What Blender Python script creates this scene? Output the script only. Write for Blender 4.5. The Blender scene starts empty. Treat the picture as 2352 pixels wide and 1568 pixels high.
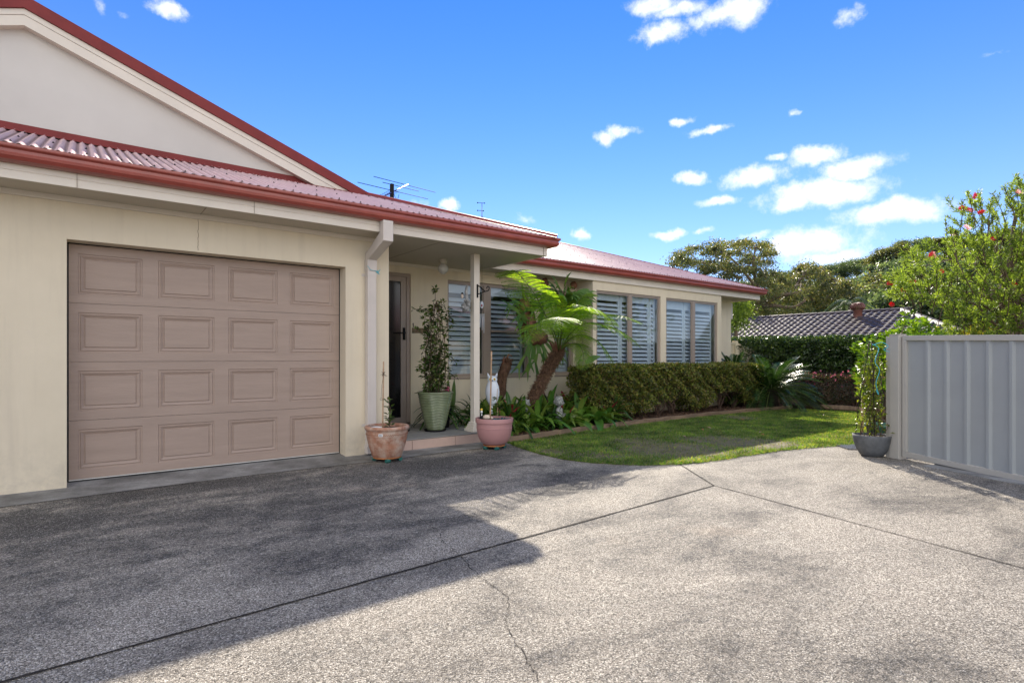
import bpy, math, random
import numpy as np
from mathutils import Vector, Matrix
random.seed(7); rng = np.random.default_rng(7)
R = math.radians
scene = bpy.context.scene
COL = scene.collection
# ---------------------------------------------------------------- survey helpers
F, CX, HY, H = 1288.0, 1176.0, 819.4, 1.114
S_, C_ = math.sin(R(52.39)), math.cos(R(52.39))
def _d(x, y):
    r = (x-CX)/F
    return r*S_+C_, -r*C_+S_, -(y-HY)/F
def G(x, y, z=0.0):
    d = _d(x, y); t = (z-H)/d[2]; return Vector((d[0]*t, d[1]*t, z))
def PY(x, y, Y):
    d = _d(x, y); t = Y/d[1]; return Vector((d[0]*t, Y, H+d[2]*t))
def PX(x, y, X):
    d = _d(x, y); t = X/d[0]; return Vector((X, d[1]*t, H+d[2]*t))
def PZ(x, y, t):
    d = _d(x, y); return Vector((d[0]*t, d[1]*t, H+d[2]*t))
SUN = Vector((3.0, 3.13, 2.68)).normalized()
# ---------------------------------------------------------------- materials
class NT:
    def __init__(s, mat):
        s.t = mat.node_tree; s.t.nodes.clear()
    def n(s, typ, **kw):
        nd = s.t.nodes.new(typ)
        for k, v in kw.items():
            if k.startswith('i_'):
                nd.inputs[k[2:].replace('_', ' ')].default_value = v
            else: setattr(nd, k, v)
        return nd
    def l(s, a, b): s.t.links.new(a, b)
def newmat(name):
    m = bpy.data.materials.new(name); m.use_nodes = True
    return m, NT(m)
def ramp(nt, fac, stops, interp='LINEAR'):
    r = nt.n('ShaderNodeValToRGB'); r.color_ramp.interpolation = interp
    e = r.color_ramp.elements
    while len(e) < len(stops): e.new(0.5)
    for k, (p, c) in enumerate(stops):
        e[k].position = p; e[k].color = (c[0], c[1], c[2], 1)
    nt.l(fac, r.inputs[0]); return r.outputs[0]
def noise(nt, vec, scale, detail=4, rough=.55, dist=0):
    n = nt.n('ShaderNodeTexNoise'); n.inputs['Scale'].default_value = scale
    n.inputs['Detail'].default_value = detail; n.inputs['Roughness'].default_value = rough
    n.inputs['Distortion'].default_value = dist
    if vec is not None: nt.l(vec, n.inputs['Vector'])
    return n.outputs['Fac']
def mathn(nt, op, a, b=None, clamp=False):
    m = nt.n('ShaderNodeMath', operation=op); m.use_clamp = clamp
    for i, v in enumerate((a, b)):
        if v is None: continue
        if isinstance(v, (int, float)): m.inputs[i].default_value = v
        else: nt.l(v, m.inputs[i])
    return m.outputs[0]
def mixc(nt, fac, a, b, mode='MIX'):
    m = nt.n('ShaderNodeMix', data_type='RGBA', blend_type=mode)
    for i, v in ((0, fac), (6, a), (7, b)):
        if isinstance(v, (int, float)): m.inputs[i].default_value = v
        elif isinstance(v, tuple): m.inputs[i].default_value = (*v[:3], 1)
        else: nt.l(v, m.inputs[i])
    return m.outputs[2]
def paint(name, col, rough=.5, var=.12, scale=3, bump=0.0, bscale=120, metal=0, spec=.5, stretch=None, dirt=None, coat=0):
    m, nt = newmat(name)
    out = nt.n('ShaderNodeOutputMaterial'); p = nt.n('ShaderNodeBsdfPrincipled')
    tc = nt.n('ShaderNodeTexCoord'); vec = tc.outputs['Object']
    if stretch:
        mp = nt.n('ShaderNodeMapping'); mp.inputs['Scale'].default_value = stretch; nt.l(vec, mp.inputs[0]); vec = mp.outputs[0]
    f = noise(nt, vec, scale, 5, .6)
    c = ramp(nt, f, [(.3, tuple(x*(1-var) for x in col)), (.7, tuple(min(1, x*(1+var)) for x in col))])
    if dirt:
        f2 = noise(nt, vec, scale*.7, 8, .7)
        d = ramp(nt, f2, [(dirt[1], (0, 0, 0)), (min(1, dirt[1]+.2), (1, 1, 1))])
        c = mixc(nt, mathn(nt, 'MULTIPLY', d, dirt[2] if len(dirt) > 2 else .6), c, dirt[0])
    nt.l(c, p.inputs['Base Color']); p.inputs['Roughness'].default_value = rough
    p.inputs['Metallic'].default_value = metal; p.inputs['Specular IOR Level'].default_value = spec
    p.inputs['Coat Weight'].default_value = coat
    if bump:
        b = nt.n('ShaderNodeBump'); b.inputs['Strength'].default_value = bump; b.inputs['Distance'].default_value = .004
        nt.l(noise(nt, vec, bscale, 3, .6), b.inputs['Height']); nt.l(b.outputs[0], p.inputs['Normal'])
    nt.l(p.outputs[0], out.inputs[0]); return m
def leafmat(name, cols, rough=.45, trans=.35, tcol=None, spec=.4, clump=None):
    """cols: dark..light list chosen per leaf"""
    m, nt = newmat(name)
    out = nt.n('ShaderNodeOutputMaterial'); p = nt.n('ShaderNodeBsdfPrincipled')
    g = nt.n('ShaderNodeNewGeometry')
    n = len(cols)
    c = ramp(nt, g.outputs['Random Per Island'], [((k+.0)/max(1, n-1), cc) for k, cc in enumerate(cols)])
    if clump:   # patches of new and old growth
        tc = nt.n('ShaderNodeTexCoord')
        c = mixc(nt, 1.0, c, ramp(nt, noise(nt, tc.outputs['Object'], clump, 4, .65), [(.34, (.42, .46, .45)), (.5, (1, 1, .95)), (.66, (1.75, 1.65, 1.2))]), 'MULTIPLY')
    nt.l(c, p.inputs['Base Color']); p.inputs['Roughness'].default_value = rough
    p.inputs['Specular IOR Level'].default_value = spec
    t = nt.n('ShaderNodeBsdfTranslucent')
    tm = mixc(nt, 1.0, c, tcol or (1.5, 1.45, .6), 'MULTIPLY')
    nt.l(tm, t.inputs['Color'])
    mx = nt.n('ShaderNodeMixShader'); mx.inputs[0].default_value = trans
    nt.l(p.outputs[0], mx.inputs[1]); nt.l(t.outputs[0], mx.inputs[2]); nt.l(mx.outputs[0], out.inputs[0])
    return m
M = {}
def wallmat():
    m, nt = newmat('cream_render'); out = nt.n('ShaderNodeOutputMaterial'); p = nt.n('ShaderNodeBsdfPrincipled')
    tc = nt.n('ShaderNodeTexCoord'); v = tc.outputs['Object']
    f = noise(nt, v, 1.1, 6, .65)
    c = ramp(nt, f, [(.25, (.66, .57, .42)), (.75, (.76, .665, .505))])
    sep = nt.n('ShaderNodeSeparateXYZ'); nt.l(v, sep.inputs[0])
    # rain splash dirt near the ground, blotchy
    low = nt.n('ShaderNodeMapRange'); low.inputs[1].default_value = 0; low.inputs[2].default_value = .5; low.inputs[3].default_value = 1; low.inputs[4].default_value = 0
    nt.l(sep.outputs[2], low.inputs[0])
    d = mathn(nt, 'MULTIPLY', low.outputs[0], ramp(nt, noise(nt, v, 9, 8, .75), [(.42, (0, 0, 0)), (.75, (1, 1, 1))]))
    c = mixc(nt, mathn(nt, 'MULTIPLY', d, .55), c, (.36, .31, .25))
    sp = ramp(nt, noise(nt, v, 26, 6, .8), [(.70, (0, 0, 0)), (.78, (1, 1, 1))])
    c = mixc(nt, mathn(nt, 'MULTIPLY', sp, .25), c, (.38, .32, .24))
    mp = nt.n('ShaderNodeMapping'); mp.inputs['Scale'].default_value = (7, 7, .5); nt.l(v, mp.inputs[0])
    st = ramp(nt, noise(nt, mp.outputs[0], 1.0, 5, .6), [(.5, (0, 0, 0)), (.8, (1, 1, 1))])
    c = mixc(nt, mathn(nt, 'MULTIPLY', st, .34), c, (.46, .39, .30))
    nt.l(c, p.inputs['Base Color']); p.inputs['Roughness'].default_value = .75; p.inputs['Specular IOR Level'].default_value = .25
    b = nt.n('ShaderNodeBump'); b.inputs['Strength'].default_value = .35; b.inputs['Distance'].default_value = .003
    nt.l(noise(nt, v, 160, 3, .6), b.inputs['Height']); nt.l(b.outputs[0], p.inputs['Normal'])
    nt.l(p.outputs[0], out.inputs[0]); return m
M['wall'] = wallmat(); M['gable'] = paint('grey_beige_sheet', (.60, .565, .51), .75, .05, 1.2, bump=.2, bscale=160, dirt=((.42, .39, .34), .6, .3))
M['trim'] = paint('cream_gloss_trim', (.70, .63, .53), .45, .06, 2, dirt=((.35, .3, .24), .62, .35))
M['soffit'] = paint('soffit_board', (.52, .46, .37), .7, .05, 1.5)
M['gutter'] = paint('red_gutter_paint', (.30, .062, .045), .32, .15, 5, bump=.1, bscale=30, coat=.15, dirt=((.14, .045, .035), .6, .5))
M['flash'] = paint('dark_red_flashing', (.20, .028, .026), .5, .12, 5, spec=.25)
M['door'] = paint('mushroom_door', (.365, .27, .215), .48, .07, 2.2, bump=.5, bscale=14, stretch=(1, 1, 9))
M['rubber'] = paint('black_rubber', (.012, .012, .012), .7)
M['seal'] = paint('white_seal', (.7, .68, .62), .5)
M['alu'] = paint('beige_window_metal', (.33, .265, .22), .4, .06, 4)
M['shutter'] = paint('white_shutter', (.52, .565, .62), .45, .04, 4)
M['dark'] = paint('room_dark', (.03, .03, .035), .9)
M['room'] = paint('room_wall', (.30, .27, .22), .9)
M['black'] = paint('black_metal', (.015, .015, .016), .75, spec=.15)
M['steel'] = paint('grey_steel', (.30, .31, .33), .35, .1, 8, metal=.8)
M['wood'] = paint('weathered_timber', (.25, .17, .11), .85, .35, 2.0, bump=.7, bscale=20, stretch=(1, 8, 8), dirt=((.10, .075, .05), .5, .7))
M['bamboo'] = paint('bamboo_cane', (.42, .27, .16), .6, .2, 20)
M['terra'] = paint('terracotta', (.38, .18, .11), .88, .35, 9, bump=.8, bscale=45, dirt=((.55, .43, .34), .44, .9)); M['pipe'] = paint('downpipe_paint', (.60, .535, .475), .45, .06, 3, dirt=((.4, .35, .3), .62, .4))
M['terradark'] = paint('terracotta_band', (.33, .17, .10), .9, .2, 9)
M['pink'] = paint('pink_plastic', (.44, .225, .215), .5, .07, 3, bump=.15, bscale=150, dirt=((.38, .2, .13), .66, .5))
M['bluegrey'] = paint('grey_stone_pot', (.115, .12, .125), .75, .3, 12, bump=.5, bscale=60, dirt=((.24, .24, .22), .62, .5))
M['soil'] = paint('potting_soil', (.05, .035, .025), .95, .5, 60, bump=1, bscale=60)
M['castor'] = paint('green_castor', (.02, .12, .10), .4)
M['orange'] = paint('orange_tray', (.42, .15, .045), .7, .3, 15)
M['stone'] = paint('weathered_stone', (.36, .355, .34), .9, .2, 18, bump=.8, bscale=50, dirt=((.07, .07, .06), .46, .9))
M['owl'] = paint('white_plastic', (.72, .76, .84), .35, .06, 8)
M['yellow'] = paint('yellow_eye', (.8, .55, .05), .4)
M['gate'] = paint('colorbond_gate', (.335, .35, .35), .5, .05, 2, dirt=((.26, .24, .2), .66, .3))
M['gatepost'] = paint('gate_post_paint', (.44, .415, .37), .45, .05, 2, dirt=((.30, .27, .22), .62, .35))
M['fence'] = paint('cream_fence', (.62, .56, .40), .5, .06, 3, dirt=((.4, .35, .25), .6, .4))
M['fencegrey'] = paint('grey_fence', (.30, .29, .28), .6, .08, 3)
M['tile_pink'] = paint('pink_step_tile', (.52, .37, .30), .55, .1, 3, dirt=((.42, .3, .24), .55, .4))
M['grout'] = paint('grout', (.3, .25, .2), .9)
M['mat'] = paint('coir_mat', (.035, .03, .028), .98, .3, 40, bump=1, bscale=150)
M['brick'] = paint('render_brown', (.25, .16, .11), .9)
M['ventmetal'] = paint('brown_vent_metal', (.17, .065, .045), .45, .15, 8)
M['bark'] = paint('gum_bark', (.17, .12, .085), .9, .35, 4, bump=.8, bscale=20)
M['palebark'] = paint('camellia_bark', (.36, .27, .2), .9, .3, 8, bump=.8, bscale=30)
M['fernbark'] = paint('fern_trunk_fibre', (.10, .052, .03), .95, .5, 25, bump=1, bscale=60)
M['darkbark'] = paint('dark_wet_bark', (.04, .028, .022), .95, .4, 25, bump=1, bscale=60)
M['stem'] = paint('brown_twig', (.10, .06, .04), .85, .3, 20)
M['greenstem'] = paint('green_stem', (.11, .15, .03), .6, .25, 10)
M['blue'] = paint('turquoise_twine', (.05, .42, .50), .6)
M['brass'] = paint('bronze_plate', (.16, .11, .06), .5, .25, 30, metal=.3)
M['whitelabel'] = paint('white_sticker', (.8, .8, .8), .5)
M['red'] = paint('red_petal', (.75, .02, .03), .6, .3, 60)
M['shell'] = paint('pale_shell', (.62, .50, .40), .6, .2, 20)
M['concrete_plain'] = paint('concrete_plinth', (.34, .335, .33), .8, .12, 3, bump=.2, bscale=90)
# glass
def glassmat():
    m, nt = newmat('window_glass'); out = nt.n('ShaderNodeOutputMaterial')
    t = nt.n('ShaderNodeBsdfTransparent'); t.inputs[0].default_value = (.93, .96, .97, 1)
    g = nt.n('ShaderNodeBsdfGlossy'); g.inputs['Roughness'].default_value = .0; g.inputs[0].default_value = (.95, .97, 1, 1)
    fr = nt.n('ShaderNodeLayerWeight'); fr.inputs[0].default_value = .5
    f = mathn(nt, 'ADD', mathn(nt, 'MULTIPLY', mathn(nt, 'POWER', fr.outputs['Facing'], 4.0), .9), .045, True)
    mx = nt.n('ShaderNodeMixShader'); nt.l(f, mx.inputs[0]); nt.l(t.outputs[0], mx.inputs[1]); nt.l(g.outputs[0], mx.inputs[2])
    nt.l(mx.outputs[0], out.inputs[0]); return m
M['glass'] = glassmat()
def darkglass():
    m, nt = newmat('dark_screen'); out = nt.n('ShaderNodeOutputMaterial'); p = nt.n('ShaderNodeBsdfPrincipled')
    p.inputs['Base Color'].default_value = (.012, .011, .011, 1); p.inputs['Roughness'].default_value = .12; p.inputs['Specular IOR Level'].default_value = .45
    nt.l(p.outputs[0], out.inputs[0]); return m
M['screen'] = darkglass()
def opal():
    m, nt = newmat('opal_glass'); out = nt.n('ShaderNodeOutputMaterial'); p = nt.n('ShaderNodeBsdfPrincipled')
    p.inputs['Base Color'].default_value = (.62, .60, .55, 1); p.inputs['Roughness'].default_value = .15; p.inputs['Subsurface Weight'].default_value = .3
    p.inputs['Subsurface Radius'].default_value = (.03, .03, .03)
    nt.l(p.outputs[0], out.inputs[0]); return m
M['opal'] = opal()
def roofmat(valley=False):
    m, nt = newmat('faded_red_corrugated'); out = nt.n('ShaderNodeOutputMaterial'); p = nt.n('ShaderNodeBsdfPrincipled')
    tc = nt.n('ShaderNodeTexCoord'); v = tc.outputs['Object']
    c = ramp(nt, noise(nt, v, 2.0, 6, .65), [(.25, (.50, .33, .325)), (.75, (.62, .44, .43))])
    d = ramp(nt, noise(nt, v, 7, 8, .8), [(.55, (0, 0, 0)), (.75, (1, 1, 1))])
    c = mixc(nt, mathn(nt, 'MULTIPLY', d, .3), c, (.16, .08, .07))
    if valley:   # shade between the ribs painted dark into the valleys, stronger at the laps
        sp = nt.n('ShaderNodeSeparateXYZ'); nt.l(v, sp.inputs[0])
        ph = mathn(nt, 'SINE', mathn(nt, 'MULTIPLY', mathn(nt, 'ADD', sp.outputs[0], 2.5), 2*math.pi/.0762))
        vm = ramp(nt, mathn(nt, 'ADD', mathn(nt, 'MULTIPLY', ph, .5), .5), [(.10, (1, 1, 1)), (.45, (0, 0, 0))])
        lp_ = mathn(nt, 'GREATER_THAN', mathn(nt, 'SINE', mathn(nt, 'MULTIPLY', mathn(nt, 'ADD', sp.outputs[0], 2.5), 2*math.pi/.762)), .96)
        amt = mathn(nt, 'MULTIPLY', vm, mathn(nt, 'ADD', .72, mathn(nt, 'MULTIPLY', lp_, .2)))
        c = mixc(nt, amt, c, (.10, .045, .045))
    nt.l(c, p.inputs['Base Color']); p.inputs['Roughness'].default_value = .55; p.inputs['Specular IOR Level'].default_value = .4
    nt.l(p.outputs[0], out.inputs[0]); return m
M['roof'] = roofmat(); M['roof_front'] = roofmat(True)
def tileroof():
    m, nt = newmat('brown_roof_tile'); out = nt.n('ShaderNodeOutputMaterial'); p = nt.n('ShaderNodeBsdfPrincipled')
    g = nt.n('ShaderNodeNewGeometry')
    c = ramp(nt, g.outputs['Random Per Island'], [(0, (.028, .018, .015)), (1, (.062, .043, .038))])
    nt.l(c, p.inputs['Base Color']); p.inputs['Roughness'].default_value = .5
    nt.l(p.outputs[0], out.inputs[0]); return m
M['tiles'] = tileroof()
def drive(name='exposed_aggregate_concrete'):
    m, nt = newmat(name); out = nt.n('ShaderNodeOutputMaterial'); p = nt.n('ShaderNodeBsdfPrincipled')
    tc = nt.n('ShaderNodeTexCoord'); v = tc.outputs['Object']
    vo = nt.n('ShaderNodeTexVoronoi'); vo.inputs['Scale'].default_value = 185; nt.l(v, vo.inputs['Vector'])
    hsv = nt.n('ShaderNodeSeparateColor'); nt.l(vo.outputs['Color'], hsv.inputs[0])
    peb = ramp(nt, hsv.outputs[0], [(0, (.068, .060, .050)), (.2, (.20, .18, .150)), (.5, (.335, .302, .256)), (.8, (.455, .415, .358)), (1, (.74, .70, .62))])
    grit = ramp(nt, hsv.outputs[1], [(0, (.038, .036, .034)), (.5, (.085, .080, .074)), (.78, (.165, .158, .148)), (.95, (.36, .35, .335)), (1, (.62, .61, .59))])
    def rng_(val, a, b, c0, d0):
        q = nt.n('ShaderNodeMapRange', interpolation_type='SMOOTHSTEP')
        for i, z in enumerate((a, b, c0, d0)): q.inputs[i+1].default_value = z
        nt.l(val, q.inputs[0]); return q.outputs[0]
    mp = nt.n('ShaderNodeMapping'); mp.inputs['Scale'].default_value = (.8, 1.5, 1); mp.inputs['Rotation'].default_value = (0, 0, .5); nt.l(v, mp.inputs[0])
    big = noise(nt, mp.outputs[0], .9, 9, .70, .5)
    mid = noise(nt, v, 5.5, 8, .75, .3)
    fine = noise(nt, v, 38, 6, .8)
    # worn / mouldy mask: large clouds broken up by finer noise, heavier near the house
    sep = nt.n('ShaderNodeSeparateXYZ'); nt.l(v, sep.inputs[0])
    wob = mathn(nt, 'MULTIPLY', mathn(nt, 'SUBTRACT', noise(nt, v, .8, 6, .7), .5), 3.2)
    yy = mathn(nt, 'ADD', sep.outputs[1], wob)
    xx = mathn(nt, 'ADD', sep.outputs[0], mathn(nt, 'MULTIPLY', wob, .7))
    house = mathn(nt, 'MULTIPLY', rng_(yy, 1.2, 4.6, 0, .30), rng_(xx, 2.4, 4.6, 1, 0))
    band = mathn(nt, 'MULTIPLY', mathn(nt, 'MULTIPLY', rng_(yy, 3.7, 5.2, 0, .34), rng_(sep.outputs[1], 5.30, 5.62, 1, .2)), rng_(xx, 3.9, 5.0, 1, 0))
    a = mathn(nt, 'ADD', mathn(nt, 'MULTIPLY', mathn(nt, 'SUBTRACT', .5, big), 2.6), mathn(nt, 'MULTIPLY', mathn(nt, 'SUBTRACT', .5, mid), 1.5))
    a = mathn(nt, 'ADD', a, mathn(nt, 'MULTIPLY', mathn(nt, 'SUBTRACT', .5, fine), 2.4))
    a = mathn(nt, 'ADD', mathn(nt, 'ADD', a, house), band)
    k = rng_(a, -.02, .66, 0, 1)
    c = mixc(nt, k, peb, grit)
    c = mixc(nt, 1.0, c, ramp(nt, big, [(.36, (.74, .72, .70)), (.5, (1.0, .99, .97)), (.62, (1.25, 1.23, 1.20))]), 'MULTIPLY')
    edge = ramp(nt, vo.outputs['Distance'], [(.35, (1, 1, 1)), (.85, (.55, .54, .53))])
    c = mixc(nt, 1.0, c, edge, 'MULTIPLY')
    rust = ramp(nt, noise(nt, v, .7, 4, .6), [(.62, (0, 0, 0)), (.75, (1, 1, 1))])
    c = mixc(nt, mathn(nt, 'MULTIPLY', rust, .35), c, mixc(nt, 1.0, c, (1.15, .88, .68), 'MULTIPLY'))
    nt.l(c, p.inputs['Base Color']); p.inputs['Roughness'].default_value = .8; p.inputs['Specular IOR Level'].default_value = .4
    b = nt.n('ShaderNodeBump'); b.inputs['Strength'].default_value = 1.0; b.inputs['Distance'].default_value = .005
    hh = mathn(nt, 'ADD', mathn(nt, 'MULTIPLY', vo.outputs['Distance'], -1.0), fine)
    nt.l(hh, b.inputs['Height']); nt.l(b.outputs[0], p.inputs['Normal'])
    nt.l(p.outputs[0], out.inputs[0]); return m
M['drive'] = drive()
def apronmat():
    m, nt = newmat('smooth_concrete_apron'); out = nt.n('ShaderNodeOutputMaterial'); p = nt.n('ShaderNodeBsdfPrincipled')
    tc = nt.n('ShaderNodeTexCoord'); v = tc.outputs['Object']
    c = ramp(nt, noise(nt, v, 2.0, 7, .65), [(.36, (.13, .128, .12)), (.5, (.24, .236, .225)), (.64, (.36, .355, .34))])
    c = mixc(nt, 1, c, ramp(nt, noise(nt, v, 60, 4, .7), [(.3, (.75, .75, .75)), (.7, (1.1, 1.1, 1.1))]), 'MULTIPLY')
    nt.l(c, p.inputs['Base Color']); p.inputs['Roughness'].default_value = .7
    b = nt.n('ShaderNodeBump'); b.inputs['Strength'].default_value = .4; b.inputs['Distance'].default_value = .003
    nt.l(noise(nt, v, 80, 4, .7), b.inputs['Height']); nt.l(b.outputs[0], p.inputs['Normal'])
    nt.l(p.outputs[0], out.inputs[0]); return m
M['apron'] = apronmat()
M['porchtile'] = paint('grey_porch_tile', (.24, .235, .225), .6, .12, 3, bump=.1, bscale=80)
M['lawnsoil'] = paint('lawn_soil', (.13, .115, .06), .95, .4, 5, bump=1, bscale=40, dirt=((.22, .17, .12), .52, .8))
M['mulch'] = paint('bark_mulch', (.085, .045, .028), .95, .6, 28, bump=1, bscale=45, dirt=((.19, .11, .07), .55, .8))
M['groundmat'] = paint('dry_grass_ground', (.09, .10, .045), .95, .3, .4)
M['hillmat'] = paint('hill_scrub', (.028, .042, .018), .95, .4, .15)
M['leaf_hedge'] = leafmat('hedge_leaf', [(.025, .045, .01), (.10, .14, .028), (.18, .22, .045), (.24, .17, .07), (.24, .29, .06)], .40, .4, clump=11)
M['leaf_dark'] = leafmat('camellia_leaf', [(.012, .032, .009), (.024, .058, .015), (.05, .095, .024), (.12, .18, .04)], .28, .25, spec=.6, clump=4)
M['leaf_azalea'] = leafmat('azalea_leaf', [(.03, .05, .015), (.07, .06, .03), (.13, .06, .045), (.05, .08, .02), (.16, .08, .06)], .5, .3)
M['leaf_bottle'] = leafmat('bottlebrush_leaf', [(.06, .10, .025), (.12, .18, .035), (.20, .26, .06), (.10, .15, .03)], .45, .55, (1.9, 1.9, .8), clump=2.5)
M['leaf_gum'] = leafmat('gum_leaf', [(.03, .048, .024), (.075, .10, .05), (.14, .17, .075), (.18, .15, .08), (.11, .14, .06)], .38, .45, (1.8, 1.7, .7), clump=.6)
M['leaf_hill'] = leafmat('hill_tree_leaf', [(.028, .046, .028), (.06, .09, .052), (.11, .145, .075), (.17, .205, .11)], .4, .45, (1.7, 1.8, 1.0), clump=.35)  # leaf colours lightened to stand in for distance haze
M['leaf_lime'] = leafmat('citrus_leaf', [(.05, .12, .012), (.10, .20, .02), (.17, .27, .03), (.07, .15, .015)], .38, .45, (1.7, 1.6, .45))
M['leaf_vine'] = leafmat('vine_leaf', [(.025, .06, .016), (.055, .105, .026), (.10, .165, .036), (.17, .19, .05)], .4, .3)
M['leaf_broad'] = leafmat('bromeliad_leaf', [(.04, .12, .018), (.085, .20, .03), (.15, .27, .04), (.24, .32, .06), (.05, .14, .025)], .35, .3, spec=.5)
M['leaf_dkbroad'] = leafmat('dark_strap_leaf', [(.02, .06, .012), (.04, .10, .02), (.10, .17, .03)], .35, .3, spec=.5)
M['leaf_stag'] = leafmat('staghorn_frond', [(.05, .13, .025), (.085, .18, .03), (.14, .23, .04)], .5, .35)
M['leaf_fern'] = leafmat('tree_fern_frond', [(.09, .20, .025), (.14, .28, .03), (.24, .38, .05)], .5, .6, (2.5, 2.1, .5))
M['leaf_cycad'] = leafmat('cycad_leaflet', [(.018, .05, .014), (.035, .085, .02), (.06, .12, .03)], .25, .2, spec=.7)
M['shieldmat'] = paint('dead_shield_frond', (.17, .075, .04), .85, .45, 9, bump=1, bscale=25, dirt=((.32, .2, .12), .58, .6))
M['grass'] = leafmat('grass_blade', [(.05, .14, .022), (.085, .21, .03), (.14, .27, .045), (.28, .28, .10), (.08, .16, .035)], .5, .45, (1.8, 1.5, .65), clump=3)
M['drygrass'] = leafmat('dry_grass_blade', [(.20, .19, .06), (.28, .24, .10), (.12, .17, .03)], .6, .4)
M['pinkflower'] = leafmat('pink_flower', [(.75, .12, .25), (.8, .3, .35), (.6, .08, .2)], .6, .4, (1, 1, 1))
M['redleaf'] = leafmat('red_centre_leaf', [(.35, .02, .04), (.25, .015, .03)], .4, .3, (1, .8, .8))
# ---------------------------------------------------------------- object helpers
def tag(o, label=None, cat=None, group=None, kind=None):
    if label: o['label'] = label
    if cat: o['category'] = cat
    if group: o['group'] = group
    if kind: o['kind'] = kind
    return o
def thing(name, label, cat, loc=(0, 0, 0), rotz=0, group=None):
    o = bpy.data.objects.new(name, None); COL.objects.link(o); o.empty_display_size = .1
    o.location = loc; o.rotation_euler = (0, 0, rotz)
    return tag(o, label, cat, group)
def copy_tree(o, parent=None):
    c = o.copy(); COL.objects.link(c); c.parent = parent
    for ch in list(o.children): copy_tree(ch, c)
    return c
def link(name, me, mats, parent=None, smooth=False):
    if not isinstance(mats, (list, tuple)): mats = [mats]
    for m in mats: me.materials.append(m)
    o = bpy.data.objects.new(name, me); COL.objects.link(o)
    if parent is not None:
        o.parent = parent
    if smooth:
        me.polygons.foreach_set('use_smooth', np.ones(len(me.polygons), bool)); me.update()
    return o
class MB:
    """collects shapes for ONE mesh; coordinates local to the parent Empty"""
    def __init__(s): s.v = []; s.f = []; s.m = []; s.cur = 0
    def add(s, vs, fs):
        b = len(s.v); s.v += [tuple(v) for v in vs]
        for f in fs: s.f.append(tuple(b+i for i in f)); s.m.append(s.cur)
    def quad(s, a, b, c, d): s.add([a, b, c, d], [(0, 1, 2, 3)])
    def box(s, x0, x1, y0, y1, z0, z1):
        s.add([(x0, y0, z0), (x1, y0, z0), (x1, y1, z0), (x0, y1, z0), (x0, y0, z1), (x1, y0, z1), (x1, y1, z1), (x0, y1, z1)],
              [(0, 3, 2, 1), (4, 5, 6, 7), (0, 1, 5, 4), (1, 2, 6, 5), (2, 3, 7, 6), (3, 0, 4, 7)])
    def prism(s, poly, z0, z1):
        n = len(poly)
        s.add([(x, y, z0) for x, y in poly]+[(x, y, z1) for x, y in poly],
              [tuple(range(n-1, -1, -1)), tuple(range(n, 2*n))]+[(i, (i+1) % n, n+(i+1) % n, n+i) for i in range(n)])
    def sweep(s, prof, p0, p1, up=(0, 0, 1), caps=True):
        """profile of (out, up) pairs swept straight from p0 to p1; out = direction x up"""
        p0, p1, up = Vector(p0), Vector(p1), Vector(up); d = (p1-p0).normalized(); o = d.cross(up).normalized()
        n = len(prof); vs = [p0+o*a+up*b for a, b in prof]+[p1+o*a+up*b for a, b in prof]
        fs = [(i, (i+1) % n, n+(i+1) % n, n+i) for i in range(n)]
        if caps: fs += [tuple(range(n-1, -1, -1)), tuple(range(n, 2*n))]
        s.add(vs, fs)
    def tube(s, pts, rad, n=8, cap=True, wob=0):
        pts = [Vector(p) for p in pts]
        if not isinstance(rad, (list, tuple)): rad = [rad]*len(pts)
        ref = Vector((0, 0, 1)); b = len(s.v); prev = None
        for i, p in enumerate(pts):
            t = (pts[min(i+1, len(pts)-1)]-pts[max(i-1, 0)]).normalized()
            if prev is None:
                a = t.cross(ref)
                if a.length < .1: a = t.cross(Vector((1, 0, 0)))
                a.normalize()
            else:
                a = (prev-t*prev.dot(t)).normalized()
            prev = a; c = t.cross(a)
            for k in range(n):
                an = 2*math.pi*k/n; rr = rad[i]*(1+wob*random.uniform(-1, 1))
                s.v.append(tuple(p+(a*math.cos(an)+c*math.sin(an))*rr))
        for i in range(len(pts)-1):
            for k in range(n):
                s.f.append((b+i*n+k, b+i*n+(k+1) % n, b+(i+1)*n+(k+1) % n, b+(i+1)*n+k)); s.m.append(s.cur)
        if cap:
            s.f.append(tuple(b+n-1-k for k in range(n))); s.m.append(s.cur)
            e = b+(len(pts)-1)*n; s.f.append(tuple(e+k for k in range(n))); s.m.append(s.cur)
    def lathe(s, prof, n=32, c=(0, 0, 0), wave=None):
        b = len(s.v)
        for j, (r, z) in enumerate(prof):
            for k in range(n):
                a = 2*math.pi*k/n; rr = r if wave is None else wave(r, z, a)
                s.v.append((c[0]+rr*math.cos(a), c[1]+rr*math.sin(a), c[2]+z))
        for j in range(len(prof)-1):
            for k in range(n):
                s.f.append((b+j*n+k, b+j*n+(k+1) % n, b+(j+1)*n+(k+1) % n, b+(j+1)*n+k)); s.m.append(s.cur)
    def ball(s, c, r, n=16, sq=(1, 1, 1), fn=None):
        b = len(s.v); m = n//2
        for j in range(m+1):
            th = math.pi*j/m
            for k in range(n):
                ph = 2*math.pi*k/n
                d = Vector((math.sin(th)*math.cos(ph), math.sin(th)*math.sin(ph), math.cos(th)))
                q = r*(fn(d) if fn else 1)
                s.v.append((c[0]+d.x*q*sq[0], c[1]+d.y*q*sq[1], c[2]+d.z*q*sq[2]))
        for j in range(m):
            for k in range(n):
                s.f.append((b+j*n+k, b+(j+1)*n+k, b+(j+1)*n+(k+1) % n, b+j*n+(k+1) % n)); s.m.append(s.cur)
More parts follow.
